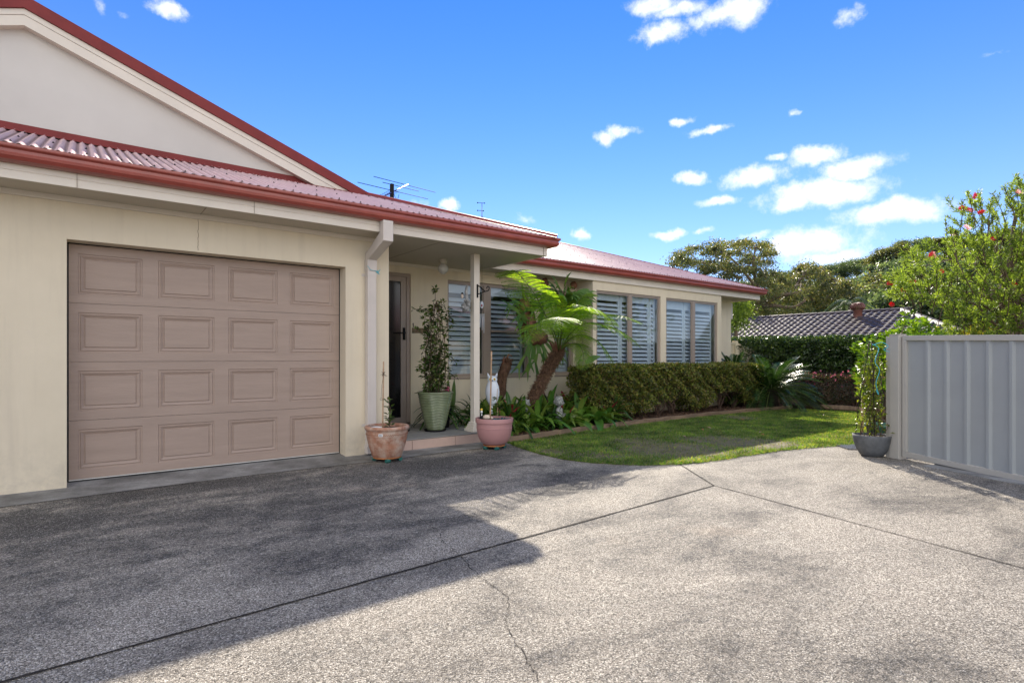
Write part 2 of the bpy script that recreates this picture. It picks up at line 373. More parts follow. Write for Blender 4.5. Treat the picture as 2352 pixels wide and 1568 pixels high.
    def build(s, name, mats, parent=None, smooth=False, bevel=0, off=None):
        me = bpy.data.meshes.new(name)
        v = s.v if off is None else [(x-off[0], y-off[1], z-off[2]) for x, y, z in s.v]
        me.from_pydata(v, [], s.f)
        me.polygons.foreach_set('material_index', s.m)
        me.update()
        o = link(name, me, mats, parent, smooth)
        if bevel:
            bm = o.modifiers.new('bevel', 'BEVEL'); bm.width = bevel; bm.segments = 2; bm.limit_method = 'ANGLE'
        if smooth == 'auto':
            me.set_sharp_from_angle(angle=R(40))
        return o
def tri_mesh(name, V, T, mat, parent=None, smooth=False, mi=None):
    V = np.asarray(V, np.float32).reshape(-1, 3); T = np.asarray(T, np.int32)
    k = T.shape[1]; me = bpy.data.meshes.new(name)
    me.vertices.add(len(V)); me.vertices.foreach_set('co', V.ravel())
    me.loops.add(T.size); me.loops.foreach_set('vertex_index', T.ravel())
    me.polygons.add(len(T)); me.polygons.foreach_set('loop_start', np.arange(0, T.size, k, dtype=np.int32))
    me.polygons.foreach_set('loop_total', np.full(len(T), k, np.int32))
    if mi is not None: me.polygons.foreach_set('material_index', np.asarray(mi, np.int32))
    me.update(calc_edges=True)
    return link(name, me, mat, parent, smooth)
def unit(a): return a/np.maximum(np.linalg.norm(a, axis=-1, keepdims=True), 1e-9)
def rdir(n): return unit(rng.normal(size=(n, 3)))
class Leaves:
    def __init__(s): s.V = []; s.T = []; s.n = 0; s.mi = []
    def add(s, P, D, N, L, W, fold=.25, mi=0, mid=.45):
        P = np.asarray(P, float); n = len(P)
        if n == 0: return
        D = unit(np.asarray(D, float)); Sd = unit(np.cross(D, N)); Nn = np.cross(Sd, D)
        L = np.broadcast_to(np.asarray(L, float).reshape(-1, 1), (n, 1)); W = np.broadcast_to(np.asarray(W, float).reshape(-1, 1), (n, 1))
        m = P+D*L*mid
        V = np.stack([P, m+Sd*W*.5+Nn*W*fold, P+D*L, m-Sd*W*.5+Nn*W*fold], 1)
        b = s.n+np.arange(n)[:, None]*4
        T = np.concatenate([b+np.array([[0, 1, 2]]), b+np.array([[0, 2, 3]])], 0)
        s.V.append(V.reshape(-1, 3)); s.T.append(T); s.n += 4*n; s.mi.append(np.full(len(T), mi))
    def strap(s, path, widths, nrm=(0, 0, 1), mi=0, keel=.0):
        """one strap leaf along path"""
        P = np.asarray(path, float); n = len(P); t = np.gradient(P, axis=0); t = unit(t)
        nn = np.broadcast_to(np.asarray(nrm, float), (n, 3)); sd = unit(np.cross(t, nn)); up = np.cross(sd, t)
        w = np.asarray(widths, float).reshape(-1, 1)
        V = np.stack([P-sd*w*.5+up*w*keel, P, P+sd*w*.5+up*w*keel], 1).reshape(-1, 3)
        T = []
        for i in range(n-1):
            a = s.n+i*3; c = a+3
            T += [(a, a+1, c+1), (a, c+1, c), (a+1, a+2, c+2), (a+1, c+2, c+1)]
        s.V.append(V); s.T.append(np.array(T)); s.n += len(V); s.mi.append(np.full(len(T), mi))
    def build(s, name, mat, parent=None, smooth=False):
        return tri_mesh(name, np.concatenate(s.V), np.concatenate(s.T), mat, parent, smooth, np.concatenate(s.mi))
def structure(o): o['kind'] = 'structure'; return o
# ---------------------------------------------------------------- world, camera, light
w = bpy.data.worlds.new('World'); scene.world = w; w.use_nodes = True
nt = NT(w)
SKY_STR = .075; BK = 15.0; CL = 7.5
sky = nt.n('ShaderNodeTexSky', sky_type='NISHITA'); sky.sun_disc = False
sky.sun_elevation = math.asin(SUN.z); sky.sun_rotation = math.atan2(SUN.x, SUN.y)
sky.air_density = 1.0; sky.dust_density = 0.0; sky.ozone_density = 4.5; sky.altitude = 0
tc = nt.n('ShaderNodeTexCoord'); nrm = nt.n('ShaderNodeVectorMath', operation='NORMALIZE'); nt.l(tc.outputs['Generated'], nrm.inputs[0])
sep = nt.n('ShaderNodeSeparateXYZ'); nt.l(nrm.outputs[0], sep.inputs[0])
az = mathn(nt, 'ARCTAN2', sep.outputs[1], sep.outputs[0]); el = mathn(nt, 'ARCSINE', sep.outputs[2])
cmb = nt.n('ShaderNodeCombineXYZ'); nt.l(az, cmb.inputs[0]); nt.l(el, cmb.inputs[1])
# wispy warp
nz = nt.n('ShaderNodeTexNoise'); nz.inputs['Scale'].default_value = 16; nz.inputs['Detail'].default_value = 5; nz.inputs['Roughness'].default_value = .6
nt.l(nrm.outputs[0], nz.inputs['Vector'])
wv = nt.n('ShaderNodeVectorMath', operation='MULTIPLY_ADD'); wv.inputs[1].default_value = (.055, .035, 0)
nt.l(nz.outputs['Color'], wv.inputs[0]); nt.l(cmb.outputs[0], wv.inputs[2])
CLOUDS = [(385,22,50,20,.95),(290,40,20,12,.55),(230,20,18,22,.5),(1500,8,60,22,.8),(1560,22,70,20,.8),(1690,25,80,34,1.05),(1525,72,55,24,1),(1620,45,60,20,.65),
 (1935,48,40,22,.85),(1960,20,20,18,.6),(1385,318,24,15,.9),(1430,303,42,14,.9),(1556,275,26,9,.85),(1625,300,50,9,.8),(1815,258,15,9,.7),
 (1735,403,75,24,1.1),(1590,408,28,14,1.1),(1870,360,70,22,1.1),(1960,382,88,25,1.1),(1775,362,22,10,.9),
 (1900,443,135,32,1.2),(1820,466,60,20,1.1),(2050,487,125,27,1.2),(1645,465,50,12,1),(1545,537,38,9,.95),(1612,532,26,8,.9),(1850,560,130,34,1.05),(1900,592,110,20,.9),(1740,537,36,9,.8),
 (1340,538,24,14,1.1),(1037,467,24,12,1.05),(970,463,34,12,.55),(1200,505,34,8,.45),(2300,120,60,6,.3)]
acc = None
for (cx_, cy_, rx_, ry_, k_) in CLOUDS:
    def ae(x, y):
        d = Vector(_d(x, y)).normalized(); return math.atan2(d.y, d.x), math.asin(d.z)
    a0 = ae(cx_, cy_); a1 = ae(cx_+rx_, cy_); a2 = ae(cx_, cy_-ry_)
    sx = abs(a1[0]-a0[0])*1.18; sy = abs(a2[1]-a0[1])*1.22
    s1 = nt.n('ShaderNodeVectorMath', operation='SUBTRACT'); nt.l(wv.outputs[0], s1.inputs[0]); s1.inputs[1].default_value = (a0[0]+.0275, a0[1]+.0175, 0)
    s2 = nt.n('ShaderNodeVectorMath', operation='MULTIPLY'); nt.l(s1.outputs[0], s2.inputs[0]); s2.inputs[1].default_value = (1/sx, 1/sy, 0)
    s3 = nt.n('ShaderNodeVectorMath', operation='LENGTH'); nt.l(s2.outputs[0], s3.inputs[0])
    m1 = mathn(nt, 'MULTIPLY', mathn(nt, 'SUBTRACT', 1.35, s3.outputs['Value'], True), k_)
    acc = m1 if acc is None else mathn(nt, 'MAXIMUM', acc, m1)
fb = noise(nt, nrm.outputs[0], 26, 9, .68)
dens = mathn(nt, 'ADD', acc, mathn(nt, 'MULTIPLY', mathn(nt, 'SUBTRACT', fb, .5), 1.9))
mr = nt.n('ShaderNodeMapRange', interpolation_type='SMOOTHSTEP'); mr.inputs[1].default_value = .22; mr.inputs[2].default_value = 1.25; mr.inputs[3].default_value = 0; mr.inputs[4].default_value = .97
nt.l(dens, mr.inputs[0])
cl = mathn(nt, 'MULTIPLY', mr.outputs[0], mathn(nt, 'GREATER_THAN', acc, .001))
hs = nt.n('ShaderNodeHueSaturation'); hs.inputs['Saturation'].default_value = 1.24; hs.inputs['Value'].default_value = 1.06
nt.l(mixc(nt, 1.0, sky.outputs[0], (1.0, .90, 1.07), 'MULTIPLY'), hs.inputs['Color'])
# added fill: bright broken cloud put behind the camera to lift the facade
bk = nt.n('ShaderNodeVectorMath', operation='DOT_PRODUCT'); nt.l(nrm.outputs[0], bk.inputs[0]); bk.inputs[1].default_value = (-.60, -.78, .15)
bm_ = nt.n('ShaderNodeMapRange', interpolation_type='SMOOTHSTEP'); bm_.inputs[1].default_value = .05; bm_.inputs[2].default_value = .6; nt.l(bk.outputs['Value'], bm_.inputs[0])
bf = ramp(nt, noise(nt, nrm.outputs[0], 3.2, 7, .6), [(.40, (0, 0, 0)), (.56, (1, 1, 1))])
hzf = mathn(nt, 'POWER', 2.718, mathn(nt, 'MULTIPLY', mathn(nt, 'ABSOLUTE', el), -5.5))
hsky = mixc(nt, mathn(nt, 'MULTIPLY', hzf, .65), hs.outputs[0], (5.2, 6.3, 7.6))
skyb = mixc(nt, mathn(nt, 'MULTIPLY', bm_.outputs[0], bf), hsky, (BK, BK*.97, BK*.91))
skyc = mixc(nt, cl, skyb, (CL, CL*1.02, CL*1.06))
bg = nt.n('ShaderNodeBackground'); bg.inputs[1].default_value = SKY_STR; nt.l(skyc, bg.inputs[0])
wo = nt.n('ShaderNodeOutputWorld'); nt.l(bg.outputs[0], wo.inputs[0])
sl = bpy.data.lights.new('sun', 'SUN'); sl.energy = 3.75; sl.angle = R(.53); sl.color = (1, .905, .765)
so = bpy.data.objects.new('sun', sl); COL.objects.link(so); so.rotation_euler = SUN.to_track_quat('Z', 'Y').to_euler(); so.location = (10, 12, 12)
cam = bpy.data.cameras.new('camera'); co = bpy.data.objects.new('camera', cam); COL.objects.link(co); scene.camera = co
cam.sensor_width = 36; cam.lens = F/2352*36; cam.shift_y = (HY-784)/2352; cam.clip_end = 2000; cam.clip_start = .05
co.location = (0, 0, H); co.rotation_euler = (R(90), 0, math.atan2(S_, C_)-R(90))
scene.view_settings.view_transform = 'Standard'; scene.view_settings.look = 'None'; scene.view_settings.gamma = 1
scene.view_settings.exposure = 1.24
scene.render.engine = 'CYCLES'
try:
    scene.cycles.max_bounces = 8; scene.cycles.transparent_max_bounces = 12
except Exception: pass
# ---------------------------------------------------------------- ground
def sstep(a, b, x):
    t = np.clip((x-a)/(b-a), 0, 1); return t*t*(3-2*t)
def gz(x, y):
    return -.06-.95*sstep(15.2, 19, np.asarray(x, float))
xs = np.concatenate([np.linspace(-400, -20, 12), np.linspace(-15, 30, 46), np.linspace(40, 700, 14)]); ys = np.concatenate([np.linspace(-400, -20, 10), np.linspace(-15, 30, 10), np.linspace(40, 700, 12)])
XX, YY = np.meshgrid(xs, ys); V = np.stack([XX, YY, gz(XX, YY)], -1).reshape(-1, 3); nx = len(xs)
Q = np.array([(j*nx+i, j*nx+i+1, (j+1)*nx+i+1, (j+1)*nx+i) for j in range(len(ys)-1) for i in range(nx-1)])
structure(tri_mesh('ground', V, Q, M['groundmat'], smooth=True))
# hillside behind the houses
def hz(x, y):
    x = np.asarray(x, float); y = np.asarray(y, float)
    d = np.hypot(x, y); a = np.degrees(np.arctan2(y, x))
    h = 14*sstep(46, 130, d)*(1+.35*sstep(52, 5, a))*sstep(70, 40, a)
    return h-1.2+.6*np.sin(x*.09)*np.cos(y*.11)
aa = np.radians(np.linspace(-25, 75, 60)); dd = np.linspace(42, 190, 40)
A_, D_ = np.meshgrid(aa, dd); hx = D_*np.cos(A_); hy_ = D_*np.sin(A_)
V = np.stack([hx, hy_, hz(hx, hy_)-.2], -1).reshape(-1, 3)
Q = np.array([(j*60+i, (j+1)*60+i, (j+1)*60+i+1, j*60+i+1) for j in range(39) for i in range(59)])
structure(tri_mesh('hillside', V, Q, M['hillmat'], smooth=True))
lawn_front = [G(*p) for p in [(1172,1019),(1200,1030),(1240,1043),(1300,1056),(1360,1063),(1420,1067),(1480,1068.5),(1545,1067),(1600,1063),(1660,1055),(1720,1045),(1780,1036),(1850,1029),(1920,1024),(1980,1021),(2040,1019)]]
edge_px = [(1160,1019),(1215,1012),(1290,1000),(1404,984.5),(1500,972),(1623,957.5),(1748,946)]
edge = [G(*p) for p in edge_px]+[Vector((11.9,5.75,0)), Vector((12.25,5.3,0)), Vector((12.35,4.6,0)), Vector((12.4,0.5,0)), Vector((12.4,-3,0))]
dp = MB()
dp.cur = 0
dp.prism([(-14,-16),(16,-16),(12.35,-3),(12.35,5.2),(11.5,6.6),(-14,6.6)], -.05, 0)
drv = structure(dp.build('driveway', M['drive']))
def strip(mb, pts, w, z, jag=0):
    pts = [Vector((p[0], p[1], z)) for p in pts]; L = []
    for i, p in enumerate(pts):
        t = (pts[min(i+1, len(pts)-1)]-pts[max(i-1, 0)]).normalized(); n = Vector((-t.y, t.x, 0)); ww = w*(1+jag*random.uniform(-1, 1))
        L.append((p+n*ww/2, p-n*ww/2))
    for a, b in zip(L, L[1:]): mb.quad(a[0], a[1], b[1], b[0])
def lerp(a, b, t): return a+(b-a)*t
J = MB(); j0 = G(1640,1115)
def jl(a, b, w, n=40):
    strip(J, [lerp(a, b, k/n)+Vector((random.uniform(-1, 1), random.uniform(-1, 1), 0))*.0012 for k in range(n+1)], w, .004, .25)
a = G(0,1568); a = j0+(a-j0)*2.5; jl(a, j0, .015, 160)
jl(j0, G(1561,1066), .011); b = G(2352,1305); jl(j0, j0+(b-j0)*3, .010, 90)
J.build('expansion_joint', paint('joint_grime', (.022, .017, .013), .95, .5, 30), drv)
K = MB()
def crack(pxs, w):
    pts = []
    P = [G(*p) for p in pxs]
    for a, b in zip(P, P[1:]):
        n = max(3, int((b-a).length/.016))
        for k in range(n): pts.append(lerp(a, b, k/n)+Vector((random.uniform(-1, 1), random.uniform(-1, 1), 0))*.007)
    strip(K, pts, w, .003, .9)
def c7(x, y): return ((1000+x/1.47)*.65333, (1600+y/1.47)*.65333)
crack([c7(*p) for p in [(1010,625),(1060,660),(1110,700),(1150,725),(1155,770),(1150,850),(1160,900),(1190,960),(1235,1010),(1250,1060),(1300,1120),(1330,1180)]], .0026)
crack([c7(*p) for p in [(590,235),(640,290),(720,340),(800,400),(810,440),(870,490),(910,520),(960,580),(1010,625)]], .003)
K.build('crack', bpy.data.materials['joint_grime'], drv)
ap = MB(); n = 40
xs_ = np.linspace(-6, 2.84, n)
for a, b in zip(xs_, xs_[1:]):
    ap.quad((a, 5.62+.05*math.sin(a*1.3), .005), (b, 5.62+.05*math.sin(b*1.3), .005), (b, 6.03, .014), (a, 6.03, .014))
ap.quad((-.089, 6.03, .0145), (2.325, 6.03, .0145), (2.325, 6.3, .03), (-.089, 6.3, .03))
xs_ = np.linspace(2.84, 4.5, 10)
for a, b in zip(xs_, xs_[1:]):
    ap.quad((a, 5.6+.06*math.sin(a*2.3), .005), (b, 5.6+.06*math.sin(b*2.3), .005), (b, 6.0, .012), (a, 6.0, .012))
structure(ap.build('concrete_apron', M['apron']))
# lawn sheet and beds
lp = [(p.x, p.y) for p in lawn_front]+[(9.2,1.2),(12.3,.4)]+[(p.x, p.y) for p in edge[9:7:-1]]+[(p.x, p.y) for p in edge[7::-1]]
mb = MB(); mb.prism(lp, -.03, .012); structure(mb.build('lawn', M['lawnsoil']))
bp = [(p.x, p.y) for p in edge[:8]]+[(12.6,6.2),(12.6,8.6),(4.36,8.6),(4.36,6.0)]
mb = MB(); mb.prism([(p[0], p[1]+.01) for p in bp], -.02, .05); structure(mb.build('garden_bed', M['mulch']))
mb = MB(); mb.prism([(12.36,-6),(15.0,-6),(15.0,9.5),(12.62,9.5),(12.62,6.2),(12.25,5.3),(12.36,4.6)], -.02, .05); structure(mb.build('back_garden_bed', M['mulch']))
# timber edging boards
def edging(name, pts, z0, z1, th, label):
    root = thing(name, label, 'edging', tuple(pts[0])); o = pts[0]
    for a, b in zip(pts, pts[1:]):
        m = MB(); d = (b-a).normalized(); nn = Vector((-d.y, d.x, 0))*th; aa_ = a-o+d*.002; bb_ = b-o-d*.002
        k = 8; A = []
        for i in range(k+1):
            q = lerp(aa_, bb_, i/k); zz = z1+random.uniform(-.008, .006); A.append([q+Vector((0, 0, z0)), q+nn+Vector((0, 0, z0)), q+nn+Vector((0, 0, zz)), q+Vector((0, 0, zz))])
        for u, v in zip(A, A[1:]):
            for i in range(4): m.quad(u[i], v[i], v[(i+1) % 4], u[(i+1) % 4])
        m.quad(*A[0]); m.quad(*A[-1][::-1])
        m.build('board', M['wood'], root)
    return root
edging('garden_edging', edge[:8], -.01, .085, .035, 'weathered timber edging between the lawn and the hedge bed')
edging('sleeper_edging', [Vector((12.25,5.35,0)), Vector((12.36,4.6,0)), Vector((12.4,3.1,0)), Vector((12.4,1.5,0)), Vector((12.4,-1,0))], -.01, .12, .06, 'dark sleeper edging in front of the pink flowering shrubs at the back')
# ---------------------------------------------------------------- the house
HO = (2.5, 6.9, 0.0)
house = thing('villa_house', 'cream rendered single-storey villa with red corrugated roof and mushroom garage door', 'house', HO)
def hb(mb, name, mat, parent=None, smooth=False, bevel=0): return mb.build(name, mat, parent or house, smooth, bevel, off=HO)
SZ = 2.462; YG = 6.03; YD = 7.35; YB = 6.93
def wall_y(mb, x0, x1, z0, z1, Y, th, holes, rev):
    xs = sorted({x0, x1, *[h[0] for h in holes], *[h[1] for h in holes]}); zs = sorted({z0, z1, *[h[2] for h in holes], *[h[3] for h in holes]})
    xs = [x for x in xs if x0 <= x <= x1]; zs = [z for z in zs if z0 <= z <= z1]
    for a, b in zip(xs, xs[1:]):
        for c, d in zip(zs, zs[1:]):
            mx, mz = (a+b)/2, (c+d)/2
            if any(h[0] < mx < h[1] and h[2] < mz < h[3] for h in holes): continue
            mb.quad((a, Y, c), (b, Y, c), (b, Y, d), (a, Y, d)); mb.quad((b, Y+th, c), (a, Y+th, c), (a, Y+th, d), (b, Y+th, d))
    for h in holes:
        a, b, c, d = h
        mb.quad((a, Y, c), (a, Y, d), (a, Y+rev, d), (a, Y+rev, c)); mb.quad((b, Y, d), (b, Y, c), (b, Y+rev, c), (b, Y+rev, d))
        mb.quad((a, Y, d), (b, Y, d), (b, Y+rev, d), (a, Y+rev, d))
        if c > z0+.01: mb.quad((b, Y, c), (a, Y, c), (a, Y+rev, c), (b, Y+rev, c))
GD = (-.089, 2.325, 0, 2.107)
DH = (2.93, PY(943.5, 800, YD).x, .14, PY(943, 629, YD).z)
W1 = (PY(1028.5, 700, YD).x, PY(1215.9, 700, YD).x, PY(1103, 865, YD).z, PY(1028.5, 642, YD).z)
W3 = (6.62, 7.06, W1[2], W1[3])
WA = (PY(1369.8, 700, YB).x, PY(1517.7, 700, YB).x, .55, PY(1369.8, 665.7, YB).z)
WB = (PY(1530, 700, YB).x, PY(1648.5, 700, YB).x, .55, PY(1530, 682.3, YB).z-.01)
XB1 = PY(1656.8, 700, YB).x
mb = MB(); wall_y(mb, -6, 2.84, 0, SZ, YG, .2, [GD], .2)
mb.quad((2.84, YG, 0), (2.84, YD, 0), (2.84, YD, SZ), (2.84, YG, SZ)); mb.quad((2.84, YG, 0), (2.84, YG, SZ), (2.64, YG+.2, SZ), (2.64, YG+.2, 0))
mb.quad((2.64, YG+.2, 0), (2.64, YG+.2, SZ), (2.64, YD+2, SZ), (2.64, YD+2, 0))
mb.quad((-6, YG, 0), (-6, YG, SZ), (-6, 13, SZ), (-6, 13, 0))
garage_wall = hb(mb, 'garage_wall', M['wall'])
mb = MB(); wall_y(mb, 2.842, 7.13, 0, SZ, YD, .12, [DH, W1, W3], .12); hb(mb, 'entry_wall', M['wall'])
mb = MB(); wall_y(mb, 7.13, XB1, 0, SZ, YB, .12, [WA, WB], .10)
mb.quad((7.13, YD, 0), (7.13, YB, 0), (7.13, YB, SZ), (7.13, YD, SZ)); mb.quad((XB1, YB, 0), (XB1, YD, 0), (XB1, YD, SZ), (XB1, YB, SZ))
hb(mb, 'bay_wall', M['wall'])
XE = 12.2
mb = MB(); mb.quad((XB1, YD, 0), (XE, YD, 0), (XE, YD, SZ), (XB1, YD, SZ)); mb.quad((XE, YD, 0), (XE, 14, 0), (XE, 14, SZ), (XE, YD, SZ))
mb.quad((XE, 14, 0), (-6, 14, 0), (-6, 14, SZ), (XE, 14, SZ)); mb.quad((-6, 14, 0), (-6, 13, 0), (-6, 13, SZ), (-6, 14, SZ))
hb(mb, 'end_wall', M['wall'])
# dim rooms behind the glass
mb = MB(); mb.box(3.0, 12.0, 9.6, 9.65, .02, 2.44); mb.box(3.0, 12.0, 7.5, 9.6, .0, .02); mb.box(2.66, 12.1, 7.48, 9.6, 2.44, 2.455); mb.box(6.1, 6.2, 7.6, 9.6, .02, 2.44)
hb(mb, 'interior_wall', M['room'])
# ---- garage door
gd = MB(); X0, X1, Yd = GD[0]+.012, GD[1]-.012, YG+.17; Zb, Zt = .045, GD[3]-.01
door = hb((lambda m: (m.box(X0-.012, X0, Yd+.004, Yd+.05, .03, Zt+.01), m.box(X1, X1+.012, Yd+.004, Yd+.05, .03, Zt+.01), m.box(X0-.012, X1+.012, Yd+.004, Yd+.05, Zt, Zt+.01), m.box(X0-.01, X1+.01, Yd-.002, Yd+.04, .031, Zb-.008), m)[-1])(MB()), 'garage_door', M['rubber'])
hb((lambda m: (m.box(X0, X1, Yd-.004, Yd+.01, Zb-.008, Zb-.001), m)[-1])(MB()), 'bottom_seal', M['seal'], door)
hs_ = (Zt-Zb)/4; wc = (X1-X0)/4
for s in range(4):
    m = MB(); z0 = Zb+s*hs_+.0015; z1 = Zb+(s+1)*hs_-.0015
    for c in range(4):
        x0 = X0+c*wc; x1 = x0+wc
        def ring(ix, iz, y): return [(x0+ix, Yd+y, z0+iz), (x1-ix, Yd+y, z0+iz), (x1-ix, Yd+y, z1-iz), (x0+ix, Yd+y, z1-iz)]
        rings = [ring(0, 0, 0), ring(.062, .078, 0), ring(.068, .084, .007), ring(.078, .094, .007), ring(.083, .099, .001), ring(.106, .122, .013), ring(.110, .126, .013), ring(.114, .130, .004)]
        for a, b in zip(rings, rings[1:]):
            for i in range(4): m.quad(a[i], a[(i+1) % 4], b[(i+1) % 4], b[i])
        m.quad(*rings[-1])
    m.quad((X0, Yd, z0), (X0, Yd+.03, z0), (X1, Yd+.03, z0), (X1, Yd, z0)); m.quad((X0, Yd, z1), (X1, Yd, z1), (X1, Yd+.03, z1), (X0, Yd+.03, z1))
    m.box(X0, X1, Yd+.014, Yd+.03, z0, z1)
    hb(m, 'door_panel', M['door'], door)
# ---- soffits, fascias, cornices
mb = MB()
mb.box(-6.3, 2.84, 5.65, YG, SZ, SZ+.012); mb.box(2.84, 4.91, 5.65, YD, SZ, SZ+.012)
hb(mb, 'soffit', M['soffit'])
mb = MB(); mb.box(4.95, XE, 6.92, YD, SZ, SZ+.012); mb.box(XE, 12.67, 6.92, 14, SZ, SZ+.012); hb(mb, 'soffit', M['soffit'])
for x, ye in ((3.35, 7.32), (.9, 6.0), (-1.5, 6.0)):
    mb = MB(); mb.box(x, x+.006, 5.66, ye, SZ-.003, SZ); hb(mb, 'soffit_joint', M['grout'])
mb = MB()
mb.box(-6, 2.84, YG-.022, YG, SZ-.045, SZ); hb(mb, 'cornice', M['trim'])
mb = MB(); mb.box(2.842, 7.13, YD-.022, YD, SZ-.045, SZ); hb(mb, 'cornice', M['trim'])
mb = MB(); mb.box(XB1, XE, YD-.02, YD, SZ-.04, SZ); hb(mb, 'cornice', M['trim'])
def sweep_poly(mb, prof, pts, caps=True):
    pts = [Vector(p) for p in pts]; up = Vector((0, 0, 1)); n = len(prof); L = []
    for i, p in enumerate(pts):
        ds = []
        if i > 0: ds.append((pts[i]-pts[i-1]).normalized().cross(up))
        if i < len(pts)-1: ds.append((pts[i+1]-pts[i]).normalized().cross(up))
        o = sum(ds, Vector()); o = o/len(ds); o = o/o.length_squared if o.length > 1e-6 else ds[0]
        L.append([p+o*a+up*b for a, b in prof])
    b0 = len(mb.v); vs = [v for r in L for v in r]; fs = []
    for i in range(len(L)-1):
        for k in range(n): fs.append((i*n+k, i*n+(k+1) % n, (i+1)*n+(k+1) % n, (i+1)*n+k))
    if caps: fs += [tuple(range(n-1, -1, -1)), tuple((len(L)-1)*n+k for k in range(n))]
    mb.add(vs, fs)
FP = [(0, 0), (0, .058), (-.005, .060), (-.005, .064), (0, .066), (0, .125), (-.02, .125), (-.02, 0)]
GP = [(0, 0), (.055, 0), (.088, .010), (.108, .034), (.111, .05), (.107, .056), (.107, .080), (.113, .086), (.124, .092), (.127, .1), (.127, .118), (.117, .120), (.112, .098), (0, .098)]
mb = MB(); sweep_poly(mb, FP, [(-6.3, 5.63, SZ-.008), (4.93, 5.63, SZ-.008), (4.93, 6.9, SZ-.008)]); hb(mb, 'fascia', M['trim'])
mb = MB(); sweep_poly(mb, FP, [(4.94, 6.9, SZ-.008), (12.69, 6.9, SZ-.008), (12.69, 14, SZ-.008)]); hb(mb, 'fascia', M['trim'])
mb = MB(); sweep_poly(mb, GP, [(-6.3, 5.628, 2.565), (4.932, 5.628, 2.565), (4.932, 6.76, 2.565)]); hb(mb, 'gutter', M['gutter'])
mb = MB(); sweep_poly(mb, GP, [(4.96, 6.898, 2.565), (12.70, 6.898, 2.565), (12.70, 14, 2.565)]); hb(mb, 'gutter', M['gutter'])
mb = MB()
for x in (-.93, .75, 2.2, 3.4, 4.3): mb.box(x-.0015, x+.0015, 5.499, 5.5, 2.62, 2.66)
for x in (-.02, 1.29, 4.86):
    k = MB(); k.box(x, x+.003, 5.622, 5.629, SZ-.009, SZ+.118); hb(k, 'fascia_joint', M['grout'])
# ---- corrugated roofs
KS = .357
def corr(mb, u0, u1, ivals, mapf, nrmv, pitch=.0762, amp=.0105, per=8):
    n = int((u1-u0)/(pitch/per)); us = np.linspace(u0, u1, n+1)
    for a, b in zip(us, us[1:]):
        ia, ib = ivals(a), ivals(b)
        if len(ia) != len(ib): continue
        ha = amp*math.sin(2*math.pi*a/pitch); hb_ = amp*math.sin(2*math.pi*b/pitch)
        for (l0, h0), (l1, h1) in zip(ia, ib):
            if h0-l0 < .005 and h1-l1 < .005: continue
            mb.quad(mapf(a, l0)+nrmv*ha, mapf(b, l1)+nrmv*hb_, mapf(b, h1)+nrmv*hb_, mapf(a, h0)+nrmv*ha)
nf = Vector((0, -KS, 1)).normalized(); nr = Vector((.366, 0, 1)).normalized()
fm = lambda x, y: Vector((x, y, 2.68+KS*(y-5.51)))
mb = MB()
def iv(x):
    t = min(5.04-x, x+5.92); return [(5.565, max(5.565, min(7.44, 5.51+t)))]
corr(mb, -5.9, 4.98, iv, fm, nf)
def screws(mb, xs, rows, mapf, ivals, nn):
    for r in rows:
        for x in xs:
            for (l, h) in ivals(x):
                if l+.02 < l+r < h-.06 and random.random() < .93:
                    p = mapf(x, l+r)+nn*.010; mb.add([p+Vector((.010, 0, 0)), p+Vector((0, .010, 0)), p-Vector((.010, 0, 0)), p-Vector((0, .010, 0)), p+nn*.014], [(0, 1, 4), (1, 2, 4), (2, 3, 4), (3, 0, 4)])
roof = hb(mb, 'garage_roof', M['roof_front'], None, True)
sc = MB(); screws(sc, np.arange(-5.9, 4.9, .0762*3), [.06, .75, 1.45], fm, iv, nf); so_ = hb(sc, 'roof_screws', M['black'], roof); so_['kind'] = 'stuff'
mb = MB()
gm = lambda y, x: Vector((x, y, 2.68+.366*(5.04-x)+.004))
def iv2(y):
    lo = 5.00-max(0, y-6.77); hi = 5.04-(y-5.51) if y < 7.44 else -.44
    return [(hi, max(hi, lo))]
corr(mb, 5.56, 12.2, iv2, gm, nr)
mb.quad((-.44, 7.4, 4.67), (-.44, 14, 4.67), (-6.0, 14, 2.63), (-6.0, 7.4, 2.63))
hb(mb, 'main_roof', M['roof'], None, True)
mb = MB()
fm2 = lambda x, y: Vector((x, y, 2.68+KS*(y-6.77)))
def iv3(x):
    lo = 6.83 if x >= 5.04 else 6.77+(5.04-x)
    if x <= 9.35: return [(lo, 13.3), (13.3, 13.3)]
    if x <= 10.9: return [(lo, 6.77+(12.85-x)), (10.27+(x-9.35)*1.955, 13.3)]
    return [(lo, max(lo, 6.77+(12.85-x))), (13.3, 13.3)]
corr(mb, -.4, 12.78, iv3, fm2, nf)
mb.quad((10.9, 13.3, 5.011), (14.5, 14.0, 2.68), (12.85, 10.27, 2.68), (9.35, 10.27, 3.93)); mb.quad((9.35, 10.27, 3.929), (12.85, 10.27, 2.68), (12.83, 6.8, 2.682), (12.8, 6.82, 2.69))
mb.quad((-.4, 13.3, 5.01), (10.9, 13.3, 5.01), (10.9, 19, 2.9), (-.4, 19, 2.9))
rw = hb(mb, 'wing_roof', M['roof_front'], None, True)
sc = MB(); screws(sc, np.arange(4.2, 12.6, .0762*3), [.1, .95, 1.8, 2.65, 3.5, 4.4], fm2, iv3, nf); so_ = hb(sc, 'roof_screws', M['black'], rw); so_['kind'] = 'stuff'
def cap(a, b, r=.05, name='ridge_cap', k=1):
    m = MB(); a, b = Vector(a), Vector(b)
    m.sweep([(x*k, y*k) for x, y in [(-.13, -.035), (-.045, -.005), (-.03, .022), (0, .034), (.03, .022), (.045, -.005), (.13, -.035), (.045, -.02), (0, .02), (-.045, -.02)]], a, b)
    return hb(m, name, M['flash'])
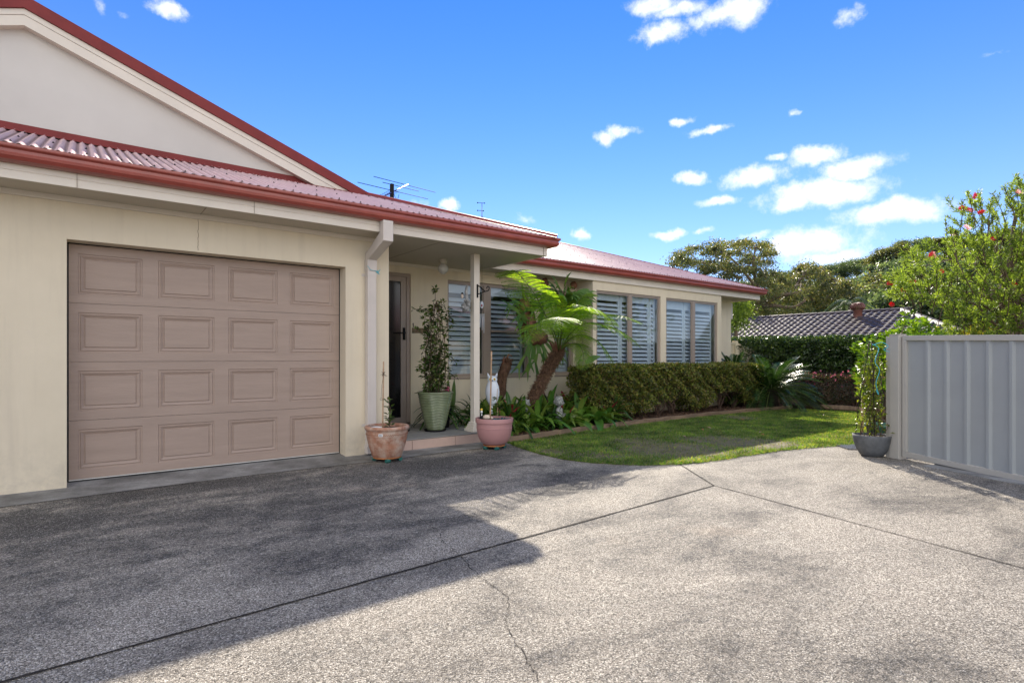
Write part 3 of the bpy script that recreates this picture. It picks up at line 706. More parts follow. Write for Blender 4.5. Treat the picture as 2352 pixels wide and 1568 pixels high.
cap((5.02, 5.53, 2.705), (3.03, 7.50, 3.405)); cap((12.80, 6.82, 2.695), (9.38, 10.24, 3.925), k=.6); cap((-.4, 13.3, 5.015), (10.9, 13.3, 5.015), k=.5)
# ---- gable
def xzp(mb, poly, y0, y1):
    n = len(poly)
    mb.add([(x, y0, z) for x, z in poly]+[(x, y1, z) for x, z in poly], [tuple(range(n)), tuple(range(2*n-1, n-1, -1))]+[(i, n+i, n+(i+1) % n, (i+1) % n) for i in range(n)])
AX, AZ, KG = -.44, 4.67, .366
def rz(x, d): return AZ-KG*abs(x-AX)-d
def xat(z, d): return AX+(AZ-d-z)/KG
ZB = 3.365
mb = MB(); xzp(mb, [(AX-(xat(ZB, .25)-AX), ZB), (xat(ZB, .25), ZB), (AX, AZ-.25)], 7.45, 7.5); hb(mb, 'gable_wall', M['gable'])
mb = MB(); xzp(mb, [(AX-(xat(ZB, .27)-AX), ZB), (xat(ZB, .27), ZB), (xat(ZB+.12, .27), ZB+.12), (AX-(xat(ZB+.12, .27)-AX), ZB+.12)], 7.442, 7.45); mb.box(-.01, 0.0, 7.4405, 7.442, ZB, ZB+.12)
hb(mb, 'gable_board', M['gable'])
for sgn in (1, -1):
    mb = MB(); f_ = lambda x: AX+sgn*(x-AX)
    def band(d0, d1, y0, y1, xe0, xe1):
        P = [(AX, AZ-d0), (f_(xe0), rz(xe0, d0)), (f_(xe1), rz(xe1, d1)), (AX, AZ-d1)]
        xzp(mb, P if sgn > 0 else P[::-1], y0, y1)
    band(-.02, .105, 7.33, 7.47, 3.27, 2.98); hb(mb, 'barge_capping', M['flash'])
    mb = MB(); band(.107, .165, 7.352, 7.45, 2.98, 2.84); band(.168, .27, 7.358, 7.45, 2.835, 2.64); hb(mb, 'barge_board', M['trim'])
mb = MB(); mb.sweep([(-.01, 0), (.16, -.052), (.16, -.062), (0, -.012), (0, .06), (-.012, .06)], (-4.5, 7.44, ZB+.015), (3.1, 7.44, ZB+.015)); hb(mb, 'apron_flashing', M['flash'])
# ---- entry door
mb = MB(); a, b, c, d = DH
mb.box(a, a+.045, YD+.02, YD+.12, c, d-.045); mb.box(b-.055, b, YD+.02, YD+.12, c, d-.045); mb.box(a, b, YD+.02, YD+.12, d-.045, d); mb.box(a, b, YD+.02, YD+.12, c, c+.03)
ed = hb(mb, 'entry_door', M['alu'])
x0, x1, z0, z1 = a+.045, b-.055, c+.032, d-.047
mb = MB(); mb.box(x0, x0+.07, YD+.035, YD+.065, z0, z1); mb.box(x1-.085, x1, YD+.035, YD+.065, z0, z1); mb.box(x0+.07, x1-.085, YD+.035, YD+.065, z0, z0+.07); mb.box(x0+.07, x1-.085, YD+.035, YD+.065, z1-.07, z1)
hb(mb, 'screen_frame', M['alu'], ed)
mb = MB(); mb.box(x0+.07, x1-.085, YD+.048, YD+.052, z0+.07, z1-.07); hb(mb, 'screen_panel', M['screen'], ed)
hp = PY(928, 766, YD+.03)
mb = MB(); mb.box(hp.x-.018, hp.x+.018, YD+.022, YD+.035, hp.z-.09, hp.z+.085); mb.tube([(hp.x, YD+.03, hp.z+.01), (hp.x, YD-.02, hp.z+.01), (hp.x-.13, YD-.02, hp.z+.008)], .009, 8)
hb(mb, 'handle', M['black'], ed, True)
mb = MB()   # dark curled motif seen through the screen
for pts in ([(.08,.95),(.2,.88),(.34,1.02),(.5,1.10)], [(.0,.80),(.16,.86),(.34,.84)], [(.1,.62),(.2,.74),(.36,.70)]):
    mb.tube([(x0+.05+u, YD+.0475, z0+v-.1) for u, v in pts], [.012, .03, .03, .012][:len(pts)], 6)
# ---- windows
def louvre(x0, x1, z0, z1, Y, parent, top=.0, tilt=45, pitch=.076):
    m = MB(); st = .05
    m.box(x0, x0+st, Y, Y+.03, z0, z1); m.box(x1-st, x1, Y, Y+.03, z0, z1)
    m.box(x0+st, x1-st, Y, Y+.03, z0, z0+.085); m.box(x0+st, x1-st, Y, Y+.03, z1-.085-top, z1)
    z = z0+.085+.035; t = R(tilt); w = .043; th = .0055
    while z < z1-.085-top-.03:
        c = Vector((0, math.cos(t), math.sin(t)))*w; n = Vector((0, -math.sin(t), math.cos(t)))*th; o = Vector((0, Y+.015, z))
        pr = [o-c, o-c*.5-n*.8, o+c*.5-n*.8, o+c, o+c*.5+n, o-c*.5+n]
        k = len(pr); vs = [Vector((x0+st+.002, p.y, p.z)) for p in pr]+[Vector((x1-st-.002, p.y, p.z)) for p in pr]
        m.add(vs, [(i, (i+1) % k, k+(i+1) % k, k+i) for i in range(k)]+[tuple(range(k))[::-1], tuple(range(k, 2*k))]); z += pitch
    return hb(m, 'shutter', M['shutter'], parent)
def window(hole, Y, rec, mull, rails, pan, sill=True):
    x0, x1, z0, z1 = hole; y0 = Y+rec; y1 = y0+.05; f = .032
    m = MB()
    m.box(x0, x0+f, y0, y1, z0, z1); m.box(x1-f, x1, y0, y1, z0, z1); m.box(x0+f, x1-f, y0, y1, z1-f, z1); m.box(x0+f, x1-f, y0, y1, z0, z0+f)
    for a, b in mull: m.box(a, b, y0-.004, y1, z0+f, z1-f); m.box((a+b)/2-.003, (a+b)/2+.003, y0-.0065, y0-.004, z0+f, z1-f)
    win = hb(m, 'window', M['alu'])
    edges = [x0+f]+[e for ab in mull for e in ab]+[x1-f]; zz = [z0+f, z1-f]
    for i in range(0, len(edges), 2):
        a, b = edges[i], edges[i+1]; rl = rails.get(i//2)
        s = MB(); g = .018; ys = y0+.008
        s.box(a, a+g, ys, ys+.03, zz[0], zz[1]); s.box(b-g, b, ys, ys+.03, zz[0], zz[1]); s.box(a+g, b-g, ys, ys+.03, zz[0], zz[0]+g); s.box(a+g, b-g, ys, ys+.03, zz[1]-g, zz[1])
        if rl: s.box(a+g, b-g, ys-.012, ys+.026, rl-.017, rl+.017)
        hb(s, 'sash', M['alu'], win)
        p = MB(); p.box(a+g*.5, b-g*.5, ys+.013, ys+.017, zz[0]+g*.5, zz[1]-g*.5); hb(p, 'pane', M['glass'], win)
    for (a, b, top, tl) in pan: louvre(a, b, z0+.03, z1-.02, y1+.05, win, top, tl)
    if sill:
        s = MB(); s.box(x0-.02, x1+.02, Y-.012, y0, z0-.03, z0-.001); hb(s, 'sill', M['alu'], win)
    return win
m1 = PY(1111, 700, YD+.05).x; m2 = PY(1126, 700, YD+.05).x; rl = PY(1160, 761, YD+.06).z
window(W1, YD, .05, [(m1, m2)], {1: rl}, [(W1[0]+.0, m1-.02, .07, 46), (m2+.0, W1[1]-.03, .07, 42)])
window(W3, YD, .05, [], {}, [(W3[0]+.01, W3[1]-.01, .05, 44)])
ma = (PY(1443.5, 700, YB+.03).x, PY(1450.5, 700, YB+.03).x); mb_ = (PY(1589, 700, YB+.03).x, PY(1595.5, 700, YB+.03).x)
window(WA, YB, .02, [ma], {}, [(WA[0]+.02, ma[0]-.14, .05, 44), (ma[0]-.13, ma[1]+.62, .05, 44), (ma[1]+.63, WA[1]-.03, .05, 44)], False)
window(WB, YB, .02, [mb_], {}, [(WB[0]+.0, mb_[0]-.16, .1, 44), (mb_[0]-.15, mb_[1]+.02, .1, 44), (mb_[1]+.03, WB[1]-.06, .1, 44)], False)
# ---- porch: slab, post, light, downpipe, vent
mb = MB(); mb.box(2.84, 4.36, 6.018, YD, -.02, .128)
step = hb(mb, 'porch_slab', M['grout'])
tx = [2.842, 3.13, 3.73, 4.33, 4.36]
for a, b in zip(tx, tx[1:]):
    m = MB(); m.box(a+.003, b-.003, 6.006, 6.018, .004, .118); hb(m, 'riser_tile', M['tile_pink'], step, bevel=.002)
m = MB(); xs_ = [2.842, 3.25, 3.65, 4.05, 4.36]; ys_ = [6.01, 6.41, 6.81, 7.35]
for a, b in zip(xs_, xs_[1:]):
    for c, d in zip(ys_, ys_[1:]): m.box(a+.0025, b-.0025, c+(.0 if c < 6.02 else .0025), d-.0025, .128, .138)
hb(m, 'floor_tiles', M['porchtile'], step)
px0, px1, py0, py1 = 4.075, 4.165, 6.10, 6.19
m = MB(); m.box(px0, px1, py0, py1, .25, SZ-.001); post = hb(m, 'porch_post', M['trim'], bevel=.004)
m = MB()
for e, a, b in ((.058, .139, .175), (.045, .175, .20), (.030, .20, .235), (.018, .235, .262)): m.box(px0-e, px1+e, py0-e, py1+e, a, b)
hb(m, 'post_base', M['trim'], post, bevel=.004)
lc = (3.985, 6.738)
m = MB(); m.lathe([(0, SZ), (.062, SZ), (.064, SZ-.02), (.052, SZ-.03), (.056, SZ-.055), (.045, SZ-.062), (0, SZ-.062)], 28, (lc[0], lc[1], 0)); lamp = hb(m, 'porch_light', paint('rusty_white', (.55, .5, .4), .5, .2, 40, dirt=((.25, .12, .06), .55, .8)), None, True)
m = MB(); m.ball((lc[0], lc[1], SZ-.062-.066), .073, 24); hb(m, 'globe', M['opal'], lamp, True)
dx0, dx1 = 2.548, 2.652
m = MB(); m.box(dx0, dx1, YG-.082, YG-.004, .06, 2.25)
pipe = hb(m, 'downpipe', M['pipe'], bevel=.006)
m = MB(); A = [(dx0, YG-.082, 2.17), (dx0, YG-.002, 2.25), (dx0, 5.63, 2.43), (dx0, 5.53, 2.36)]
A = [(YG-.084, 2.20), (YG-.003, 2.262), (5.622, 2.455), (5.535, 2.345)]
m.add([(dx0-.003, y, z) for y, z in A]+[(dx1+.003, y, z) for y, z in A], [(0, 1, 2, 3), (7, 6, 5, 4), (0, 4, 5, 1), (1, 5, 6, 2), (2, 6, 7, 3), (3, 7, 4, 0)])
m.box(dx0-.005, dx1+.005, 5.53, 5.622, 2.345, 2.566); m.box(dx0-.004, dx1+.004, YG-.086, YG-.003, 2.08, 2.21)
hb(m, 'elbow', M['pipe'], pipe, bevel=.004)
for z in (2.02, .33):
    m = MB(); m.box(dx0-.002, dx1+.002, YG-.085, YG-.001, z, z+.03); m.box(dx0-.04, dx0-.002, YG-.006, YG-.001, z, z+.03); hb(m, 'pipe_bracket', M['pipe'], pipe)
m = MB(); m.box(dx0-.006, dx1+.006, YG-.088, YG-.002, .03, .12); hb(m, 'pipe_shoe', M['pipe'], pipe)
m = MB(); q = Vector((dx1, YG-.09, 2.07))
for k in range(9): m.tube([q+Vector((random.uniform(-.01, .02), 0, random.uniform(-.01, .01))), q+Vector((random.uniform(0, .04), -.01, random.uniform(-.03, .03)))], .002, 4)
m.tube([(dx0-.008, YG-.09, 2.13), (dx0+.03, YG-.092, 2.085), (dx1+.006, YG-.092, 2.08)], .0025, 5)
hb(m, 'tied_twine', M['blue'], pipe)
# wall crack above the garage door
k = MB(); pts = [PY(455+random.uniform(-1, 1), y, YG-.0015) for y in range(499, 577, 4)]
for a, b in zip(pts, pts[1:]): k.quad(a+Vector((-.002, 0, 0)), a+Vector((.002, 0, 0)), b+Vector((.002, 0, 0)), b+Vector((-.002, 0, 0)))
hb(k, 'wall_crack', M['wood'], garage_wall)
# side box under the far eave
m = MB(); m.box(12.2, 12.36, 7.4, 7.6, 2.02, 2.40); m.box(12.22, 12.34, 7.39, 7.4, 2.1, 2.3); hb(m, 'meter_box', M['trim'])
#PART3
# ---------------------------------------------------------------- plants: generators
def rel(P, o): return [Vector(p)-Vector(o) for p in P]
def bez(pts, n):
    """Catmull-Rom through pts"""
    P = [Vector(p) for p in pts]; P = [P[0]*2-P[1]]+P+[P[-1]*2-P[-2]]; out = []; m = len(P)-3
    for i in range(n+1):
        t = i/n*m; k = min(int(t), m-1); u = t-k; a, b, c, d = P[k:k+4]
        out.append(.5*((2*b)+(c-a)*u+(2*a-5*b+4*c-d)*u*u+(-a+3*b-3*c+d)*u**3))
    return out
def fern_frond(pts, wmax, npin=26, npl=15, start=.16, name='frond', parent=None, droop=.24):
    path = np.array([tuple(p) for p in bez(pts, 60)]); L = Leaves(); st = MB()
    T_ = unit(np.gradient(path, axis=0)); total = np.linalg.norm(np.diff(path, axis=0), axis=1).sum()
    st.tube([Vector(p) for p in path[::4]], list(np.linspace(.011, .003, 16)), 5)
    for j in range(npin):
        u = start+(1-start)*(j+.5)/npin; i = min(59, int(u*60)); p = path[i]; T = T_[i]
        S = np.cross(T, (0, 0, 1)); S = S/max(1e-6, np.linalg.norm(S)); U = np.cross(S, T)
        v = (u-start)/(1-start); ln = wmax*min(1, .4+v*2.4)*(max(0, 1-v**2.4)**.75)*.92+.02
        for sg in (1, -1):
            d0 = unit(S*sg+T*.42+U*random.uniform(-.08, .12)); m = npl
            tt = (np.arange(m)+.5)/m
            C = p+d0*(tt[:, None]*ln)+np.array([0, 0, -1])*(droop*ln*tt[:, None]**2)
            dd = unit(d0-np.array([0, 0, 1])*(2*droop*tt[:, None]))
            nn = np.broadcast_to(U, (m, 3)); q = unit(np.cross(nn, dd))
            pl = ln*.16*(1-.6*tt)+.008; w_ = np.full(m, ln/m*.72)
            for s2 in (1, -1):
                L.add(C, q*s2+dd*.45-np.array([0, 0, .25]), nn, pl, w_, .1)
    f = L.build(name, M['leaf_fern'], parent); st.build('rachis', M['greenstem'], f, True)
    return f
def cycad_fronds(root, n, length, z0, lo=-.1, hi=1.1, azr=(0, 6.283), lw=.013):
    for k in range(n):
        a = azr[0]+(azr[1]-azr[0])*((k*.618+random.random()*.06) % 1.0); e = lo+(hi-lo)*((k+.5)/n)**.9
        ln = length*random.uniform(.85, 1.08)
        d = Vector((math.cos(a)*math.cos(e), math.sin(a)*math.cos(e), math.sin(e)))
        pts = [Vector((0, 0, z0))+d*ln*t+Vector((0, 0, -1))*ln*.55*t*t*math.cos(e) for t in (0, .25, .5, .75, 1)]
        path = np.array([tuple(p) for p in bez(pts, 70)]); T_ = unit(np.gradient(path, axis=0)); L = Leaves()
        idx = np.arange(9, 70); P = path[idx]; T = T_[idx]; S = unit(np.cross(T, np.array([0, 0, 1.]))); U = np.cross(S, T)
        v = (idx-9)/61; ll = ln*.155*np.sin(np.pi*np.clip(v*.86+.12, 0, 1))**.6
        for s in (1, -1): L.add(P, S*s+T*.75+U*.35+rng.normal(size=P.shape)*.04, U, ll, lw, .15)
        f = L.build('frond', M['leaf_cycad'], root); st = MB(); st.tube([Vector(p) for p in path[::7]], list(np.linspace(.009, .003, 11)), 5); st.build('rachis', M['greenstem'], f, True)
def rosette(name, n, ln, wd, mats, label, cat, group, loc, lift=(.5, 1.35), centre=False, parent=None):
    L = Leaves()
    for k in range(n):
        a = k*2.399+random.uniform(-.2, .2); e = lift[0]+(lift[1]-lift[0])*(k/n); l = ln*random.uniform(.75, 1.1)*(1-.25*k/n)
        d = Vector((math.cos(a)*math.cos(e), math.sin(a)*math.cos(e), math.sin(e)))
        P = [Vector((0, 0, .01))+d*l*t+Vector((0, 0, -1))*l*.75*t**2.3*math.cos(e) for t in np.linspace(0, 1, 7)]
        w = wd*random.uniform(.8, 1.15)*np.array([.55, .8, 1, 1, .9, .62, .06])
        L.strap(P, w, mi=1 if centre and k > n-3 else 0, keel=.25)
    o = L.build(name, mats, parent)
    if label: tag(o, label, cat, group); o.location = loc
    return o
def stag(L, p, d, ln, w, depth, nrm):
    """forked antler frond"""
    d = d.normalized(); pts = []; q = p.copy(); dd = d.copy()
    for i in range(5):
        pts.append(q.copy()); q += dd*ln/4; dd = (dd+Vector((0, 0, -.10))+Vector([random.uniform(-.06, .06) for _ in range(3)])).normalized()
    ws = [w*.55, w*.8, w, w*1.15, w*1.3] if depth > 0 else [w*1.0, w*.85, w*.65, w*.4, w*.05]
    L.strap([tuple(x) for x in pts], ws, tuple(nrm), keel=.12)
    if depth > 0:
        side = dd.cross(nrm).normalized(); e = pts[-1]
        for s in ((-1, 1) if depth < 2 or random.random() < .6 else (-1, 0, 1)):
            an = random.uniform(.28, .5)*s
            stag(L, e+side*s*w*.36-dd*ln*.05, dd*math.cos(an)+side*math.sin(an), ln*random.uniform(.45, .7), w*.66, depth-1, nrm)
def in_poly(px, py, poly):
    px = np.asarray(px); py = np.asarray(py); ins = np.zeros(px.shape, bool); n = len(poly); j = n-1
    for i in range(n):
        xi, yi = poly[i]; xj, yj = poly[j]
        c = ((yi > py) != (yj > py)) & (px < (xj-xi)*(py-yi)/(yj-yi+1e-12)+xi); ins ^= c; j = i
    return ins
def branchy(mb, base, tips, r0, sway=.12, n=7):
    for t in tips:
        b = Vector(base); t = Vector(t); L = (t-b).length
        mid = [lerp(b, t, k/n)+Vector((random.uniform(-1, 1), random.uniform(-1, 1), random.uniform(-1, 1)))*L*sway*.35*math.sin(math.pi*k/n)+Vector((0, 0, 1))*L*.10*math.sin(math.pi*k/n) for k in range(n+1)]
        mb.tube(mid, [r0*(1-.85*k/n) for k in range(n+1)], 6)
# ---------------------------------------------------------------- tree fern by the wall
base = Vector((5.44, 6.62, .05)); crown = PY(1283, 806, 6.5)
tf = thing('tree_fern', 'tree fern with leaning shaggy trunk and bright arching fronds before the entry windows', 'tree fern', tuple(base))
b1 = PY(1226, 917, 6.6); b2 = PY(1258, 850, 6.55)
tp = rel(bez([base, b1, b2, crown], 16), base)
mb = MB(); mb.tube(tp, [.12, .112, .106, .10, .096, .092, .09, .088, .085, .082, .082, .08, .078, .076, .075, .075, .06], 14, wob=.1)
tr = mb.build('trunk', M['fernbark'], tf, True)
L = Leaves(); n = 5200; k = rng.integers(0, 16, n); u = rng.random(n)
A = np.array([tuple(p) for p in tp]); P = A[k]+(A[k+1]-A[k])*u[:, None]; dz = rng.normal(size=(n, 3)); dz[:, 2] *= .2; dz = unit(dz)
P = P+dz*.08; L.add(P, dz*.8+np.array([.1, 0, -.2])+rng.normal(size=(n, 3))*.5+np.array([0, 0, .5])*rng.choice([-1, 1], n)[:, None], dz, rng.uniform(.03, .085, n), .010, .1)
L.build('trunk_fibre', paint('fibre_flake', (.20, .11, .065), .95, .5, 30), tr)
c0 = crown-base
FR = [([(1262,745,6.35),(1238,692,6.22),(1208,648,6.1),(1178,620,6.0),(1158,634,5.9)], .30),
      ([(1308,768,6.2),(1346,742,5.9),(1396,748,5.6),(1438,768,5.4),(1474,800,5.2)], .27),
      ([(1312,776,6.2),(1345,770,6.0),(1382,792,5.8),(1410,836,5.7)], .20),
      ([(1296,752,6.1),(1318,722,5.8),(1352,706,5.55),(1392,722,5.35),(1412,752,5.2)], .26),
      ([(1305,750,6.4),(1345,722,6.2),(1400,722,5.9),(1440,728,5.6),(1478,744,5.4)], .25),
      ([(1298,748,6.6),(1318,706,6.7),(1342,676,6.7),(1368,678,6.7)], .22),
      ([(1272,760,6.1),(1252,744,5.8),(1228,752,5.6),(1208,790,5.5)], .24),
      ([(1290,760,6.0),(1290,735,5.6),(1280,730,5.3),(1268,760,5.1)], .22),
      ([(1300,770,6.8),(1322,750,7.0),(1335,770,7.05),(1340,800,7.1)], .18),
      ([(1284,758,6.6),(1286,715,6.65),(1276,684,6.65),(1258,672,6.6)], .20),
      ([(1310,790,6.2),(1330,792,6.0),(1340,815,5.9),(1338,850,5.85)], .16),
      ([(1285,750,6.3),(1300,716,6.0),(1325,700,5.8),(1350,720,5.6)], .22)]
for pts, w_ in FR:
    P = [c0+Vector((random.uniform(-.03, .03), random.uniform(-.03, .03), -.02))]+[PY(*p)-base for p in pts]
    fern_frond(P, w_*1.5, npin=24, npl=18, parent=tf)
mb = MB()
for k in range(14):
    a = k*2.4; p = c0+Vector((math.cos(a)*.05, math.sin(a)*.05, -.05)); mb.tube([p, p+Vector((math.cos(a)*.05, math.sin(a)*.05, .12)), p+Vector((math.cos(a)*.10, math.sin(a)*.10, .2))], [.018, .014, .006], 6)
mb.build('frond_stub', M['shieldmat'], tf, True)['kind'] = 'stuff'
# dead fern stump
sb = PY(1142, 930, 6.75); sb.z = .04
sp_ = [PY(1139, 932, 6.75), PY(1149, 900, 6.75), PY(1154, 862, 6.75), PY(1164, 835, 6.75), PY(1166, 822, 6.75)]
st = thing('fern_stump', 'dead shaggy brown fern stump leaning behind the white owl', 'stump', tuple(sb))
pp = rel([sb]+sp_, sb); A = bez(pp, 12)
mb = MB(); mb.tube(A, [.075]*4+[.08]*6+[.05, .04, .02], 12, wob=.14); tk = mb.build('trunk', M['fernbark'], st, True)
L = Leaves(); n = 2600; A_ = np.array([tuple(p) for p in A]); k = rng.integers(0, 11, n); P = A_[k]+(A_[k+1]-A_[k])*rng.random((n, 1)); dz = rng.normal(size=(n, 3)); dz[:, 2] *= .2; dz = unit(dz)
L.add(P+dz*.065, dz*.8+np.array([0, 0, .6]), dz, rng.uniform(.02, .06, n), .009, .1); L.build('trunk_fibre', bpy.data.materials['fibre_flake'], tk)
mb = MB()
for p in ([(1163,835),(1162,824),(1168,814),(1176,818)], [(1156,838),(1157,825),(1159,818)], [(1168,838),(1172,829),(1174,836)]):
    mb.tube(rel([PY(x, y, 6.73) for x, y in p], sb), [.02, .014, .01, .006][:len(p)], 6)
mb.build('broken_frond', M['shieldmat'], st, True)
# leaning prop
pa, pb = PY(1247, 896, 6.7), PY(1263, 935, 6.75)
pb = pa+(pb-pa)*1.35
mb = MB(); mb.tube([Vector((0, 0, 0)), pa-pb], .012, 8); o = mb.build('metal_prop', M['black'], None, True); o.location = pb; tag(o, 'thin black prop leaning against the tree fern trunk', 'stake')
# ---------------------------------------------------------------- staghorn ferns
def staghorn(center, label, specs, shield):
    root = thing('staghorn_fern', label, 'fern', tuple(center))
    mb = MB()
    for (c, r, sq) in shield:
        q = PY(*c)-center
        mb.ball(tuple(q), r, 20, sq, lambda d: 1+.12*math.sin(d.x*9+d.z*7)+.10*math.sin(d.y*11-d.z*13)+random.uniform(-.05, .05))
    mb.build('shield_frond', M['shieldmat'], root, True)
    for (s, tip, w, dep, Yt) in specs:
        p = PY(*s)-center; t = PY(tip[0], tip[1], Yt)-center; L = Leaves(); d = t-p; ln = d.length
        stag(L, p, d+Vector((0, 0, ln*.15)), ln*.5, w*.72, dep+(1 if dep < 2 else 0), Vector((random.uniform(-.3, .1), -1, .35)).normalized()); L.build('antler_frond', M['leaf_stag'], root)
    return root
staghorn(PY(1205, 740, 7.1), 'staghorn fern with brown shield and long drooping forked fronds, left one under the eave',
  [((1228,765,7.0),(1162,655,0),.10,1,6.6), ((1230,768,7.0),(1160,690,0),.12,1,6.5), ((1230,762,7.0),(1183,640,0),.10,1,6.7), ((1226,770,7.0),(1190,718,0),.09,1,6.6), ((1232,765,7.0),(1215,660,0),.10,1,6.7),
   ((1222,772,6.95),(1200,868,0),.11,2,6.7), ((1226,775,6.95),(1226,880,0),.12,2,6.7), ((1230,775,6.95),(1246,850,0),.10,2,6.7), ((1236,772,6.95),(1262,846,0),.09,2,6.7), ((1225,770,6.95),(1205,790,0),.08,1,6.6), ((1240,775,7.0),(1300,840,0),.09,2,6.8), ((1245,775,7.0),(1322,826,0),.09,2,6.85), ((1235,770,7.0),(1192,700,0),.12,1,6.6)],
  [((1204,712,6.95), .17, (.75,.6,1.1)), ((1212,748,6.9), .18, (.85,.6,1)), ((1236,775,6.9), .16, (1.2,.6,.8))])
rs = []
for k in range(24):
    a = R(-20+k*9.2); rr = random.uniform(55, 85); rs.append(((1290+math.cos(a)*8, 698-math.sin(a)*6, 7.05), (1290+math.cos(a)*rr*1.15, 700-math.sin(a)*rr*.85, 0), random.uniform(.09, .15), random.choice([1, 2]), random.uniform(6.55, 6.85)))
staghorn(PY(1290, 700, 7.1), 'broad staghorn fern crowding up under the eave beside the bay', rs, [((1290,692,7.2), .13, (1.2,.5,1)), ((1252,650,7.2), .07, (1,.6,1.2)), ((1318,655,7.2), .07, (1,.6,.9))])
# ---------------------------------------------------------------- bromeliads
P1 = dict(name='bromeliad', cat='plant')
mats = [M['leaf_broad'], M['redleaf']]
protos = [rosette('bromeliad', 26, .36, .042, mats, None, None, None, (0, 0, 0), (.15, 1.3), True),
          rosette('bromeliad', 22, .44, .05, mats, None, None, None, (0, 0, 0), (.35, 1.3)),
          rosette('bromeliad', 34, .40, .028, [M['leaf_dkbroad'], M['redleaf']], None, None, None, (0, 0, 0), (.1, 1.35)),
          rosette('bromeliad', 16, .34, .075, mats, None, None, None, (0, 0, 0), (.25, 1.2))]
spots = []
tries = 0
while len(spots) < 34 and tries < 4000:
    tries += 1
    x = random.uniform(4.52, 7.0); y = random.uniform(6.16, 6.95)
    if math.hypot(x-4.0, y-5.5) < .5: continue
    if math.hypot(x-5.44, y-6.62) < .2: continue
    if all(math.hypot(x-a, y-b) > .215 for a, b in spots): spots.append((x, y))
spots.sort(key=lambda s: s[1])
usedp = set()
for i, (x, y) in enumerate(spots):
    k = random.choice([0, 0, 1, 1, 2, 3]); src = protos[k]
    if k in usedp: o = src.copy(); COL.objects.link(o)
    else: o = src; usedp.add(k)
    s = random.uniform(1.4, 1.9); o.location = (x, y, .05+max(0, (y-6.2))*.16); o.scale = (s, s, s*random.uniform(1.0, 1.3)); o.rotation_euler = (random.uniform(-.2, .1), random.uniform(-.15, .15), random.uniform(0, 6.28))
    kinds = ['red-hearted bromeliad', 'tall pale green strap-leaved bromeliad', 'fine dark strap-leaved clump', 'wide-leaved bromeliad']
    tag(o, kinds[k]+' massed between the pink pot and clipped hedge', 'plant', kinds[k]+'s massed in the bed')
for k in range(4):
    if k not in usedp: bpy.data.objects.remove(protos[k])
q = G(1408, 990, .05); q = Vector((7.0, 6.12, .05))
o = rosette('bromeliad', 9, .34, .04, [M['leaf_lime']], 'upright pale green bromeliad alone on the soil at the front of the hedge', 'plant', None, tuple(G(1370, 975, .05)), (.7, 1.4))
o = rosette('large_leaf_plant', 12, .55, .11, [M['leaf_dkbroad']], 'tall dark wide-leaved plant behind the owl and porch post', 'plant', None, tuple(PY(1098, 950, 6.95)*1.0), (.9, 1.4))
o.location.z = .1
# potted strap plant behind post
q = Vector((3.98, 6.78, .138))
pot = thing('dark_pot', 'black plastic pot with strap-leaved plant between the green pot and the post', 'plant pot', tuple(q))
mb = MB(); mb.lathe([(0, .0), (.11, 0), (.14, .24), (.15, .24), (.15, .26), (.13, .26), (.125, .22), (0, .22)], 24); mb.build('pot', M['black'], pot, True)
o = rosette('strap_leaf_plant', 46, .52, .040, [M['leaf_dkbroad'], M['redleaf']], 'bushy dark green strap-leaved plant with a red flower in the black pot', 'plant', None, (q.x, q.y, q.z+.2), (-.1, 1.35))
mb = MB()
for k in range(14): mb.ball(tuple(PY(1028, 893, 6.55)-o.location+Vector([random.uniform(-.03, .03) for _ in range(3)])), .012, 8)
f = mb.build('flower', M['pinkflower'], o); f['kind'] = 'stuff'
L = Leaves()
for dx in (-.12, -.02, .12, .2):
    b = Vector((dx, 0, .05)); L.strap([tuple(b+Vector((dx*.3*t, .02*t, .55*t))) for t in np.linspace(0, 1, 6)], np.array([.03, .06, .085, .08, .055, .005]), (0, -1, .2), keel=.15)
o2 = L.build('tall_leaf_plant', [M['leaf_dkbroad']], None); o2.location = (q.x+.12, q.y+.25, .2); tag(o2, 'upright paddle-shaped leaves rising beside the ribbed green pot', 'plant')
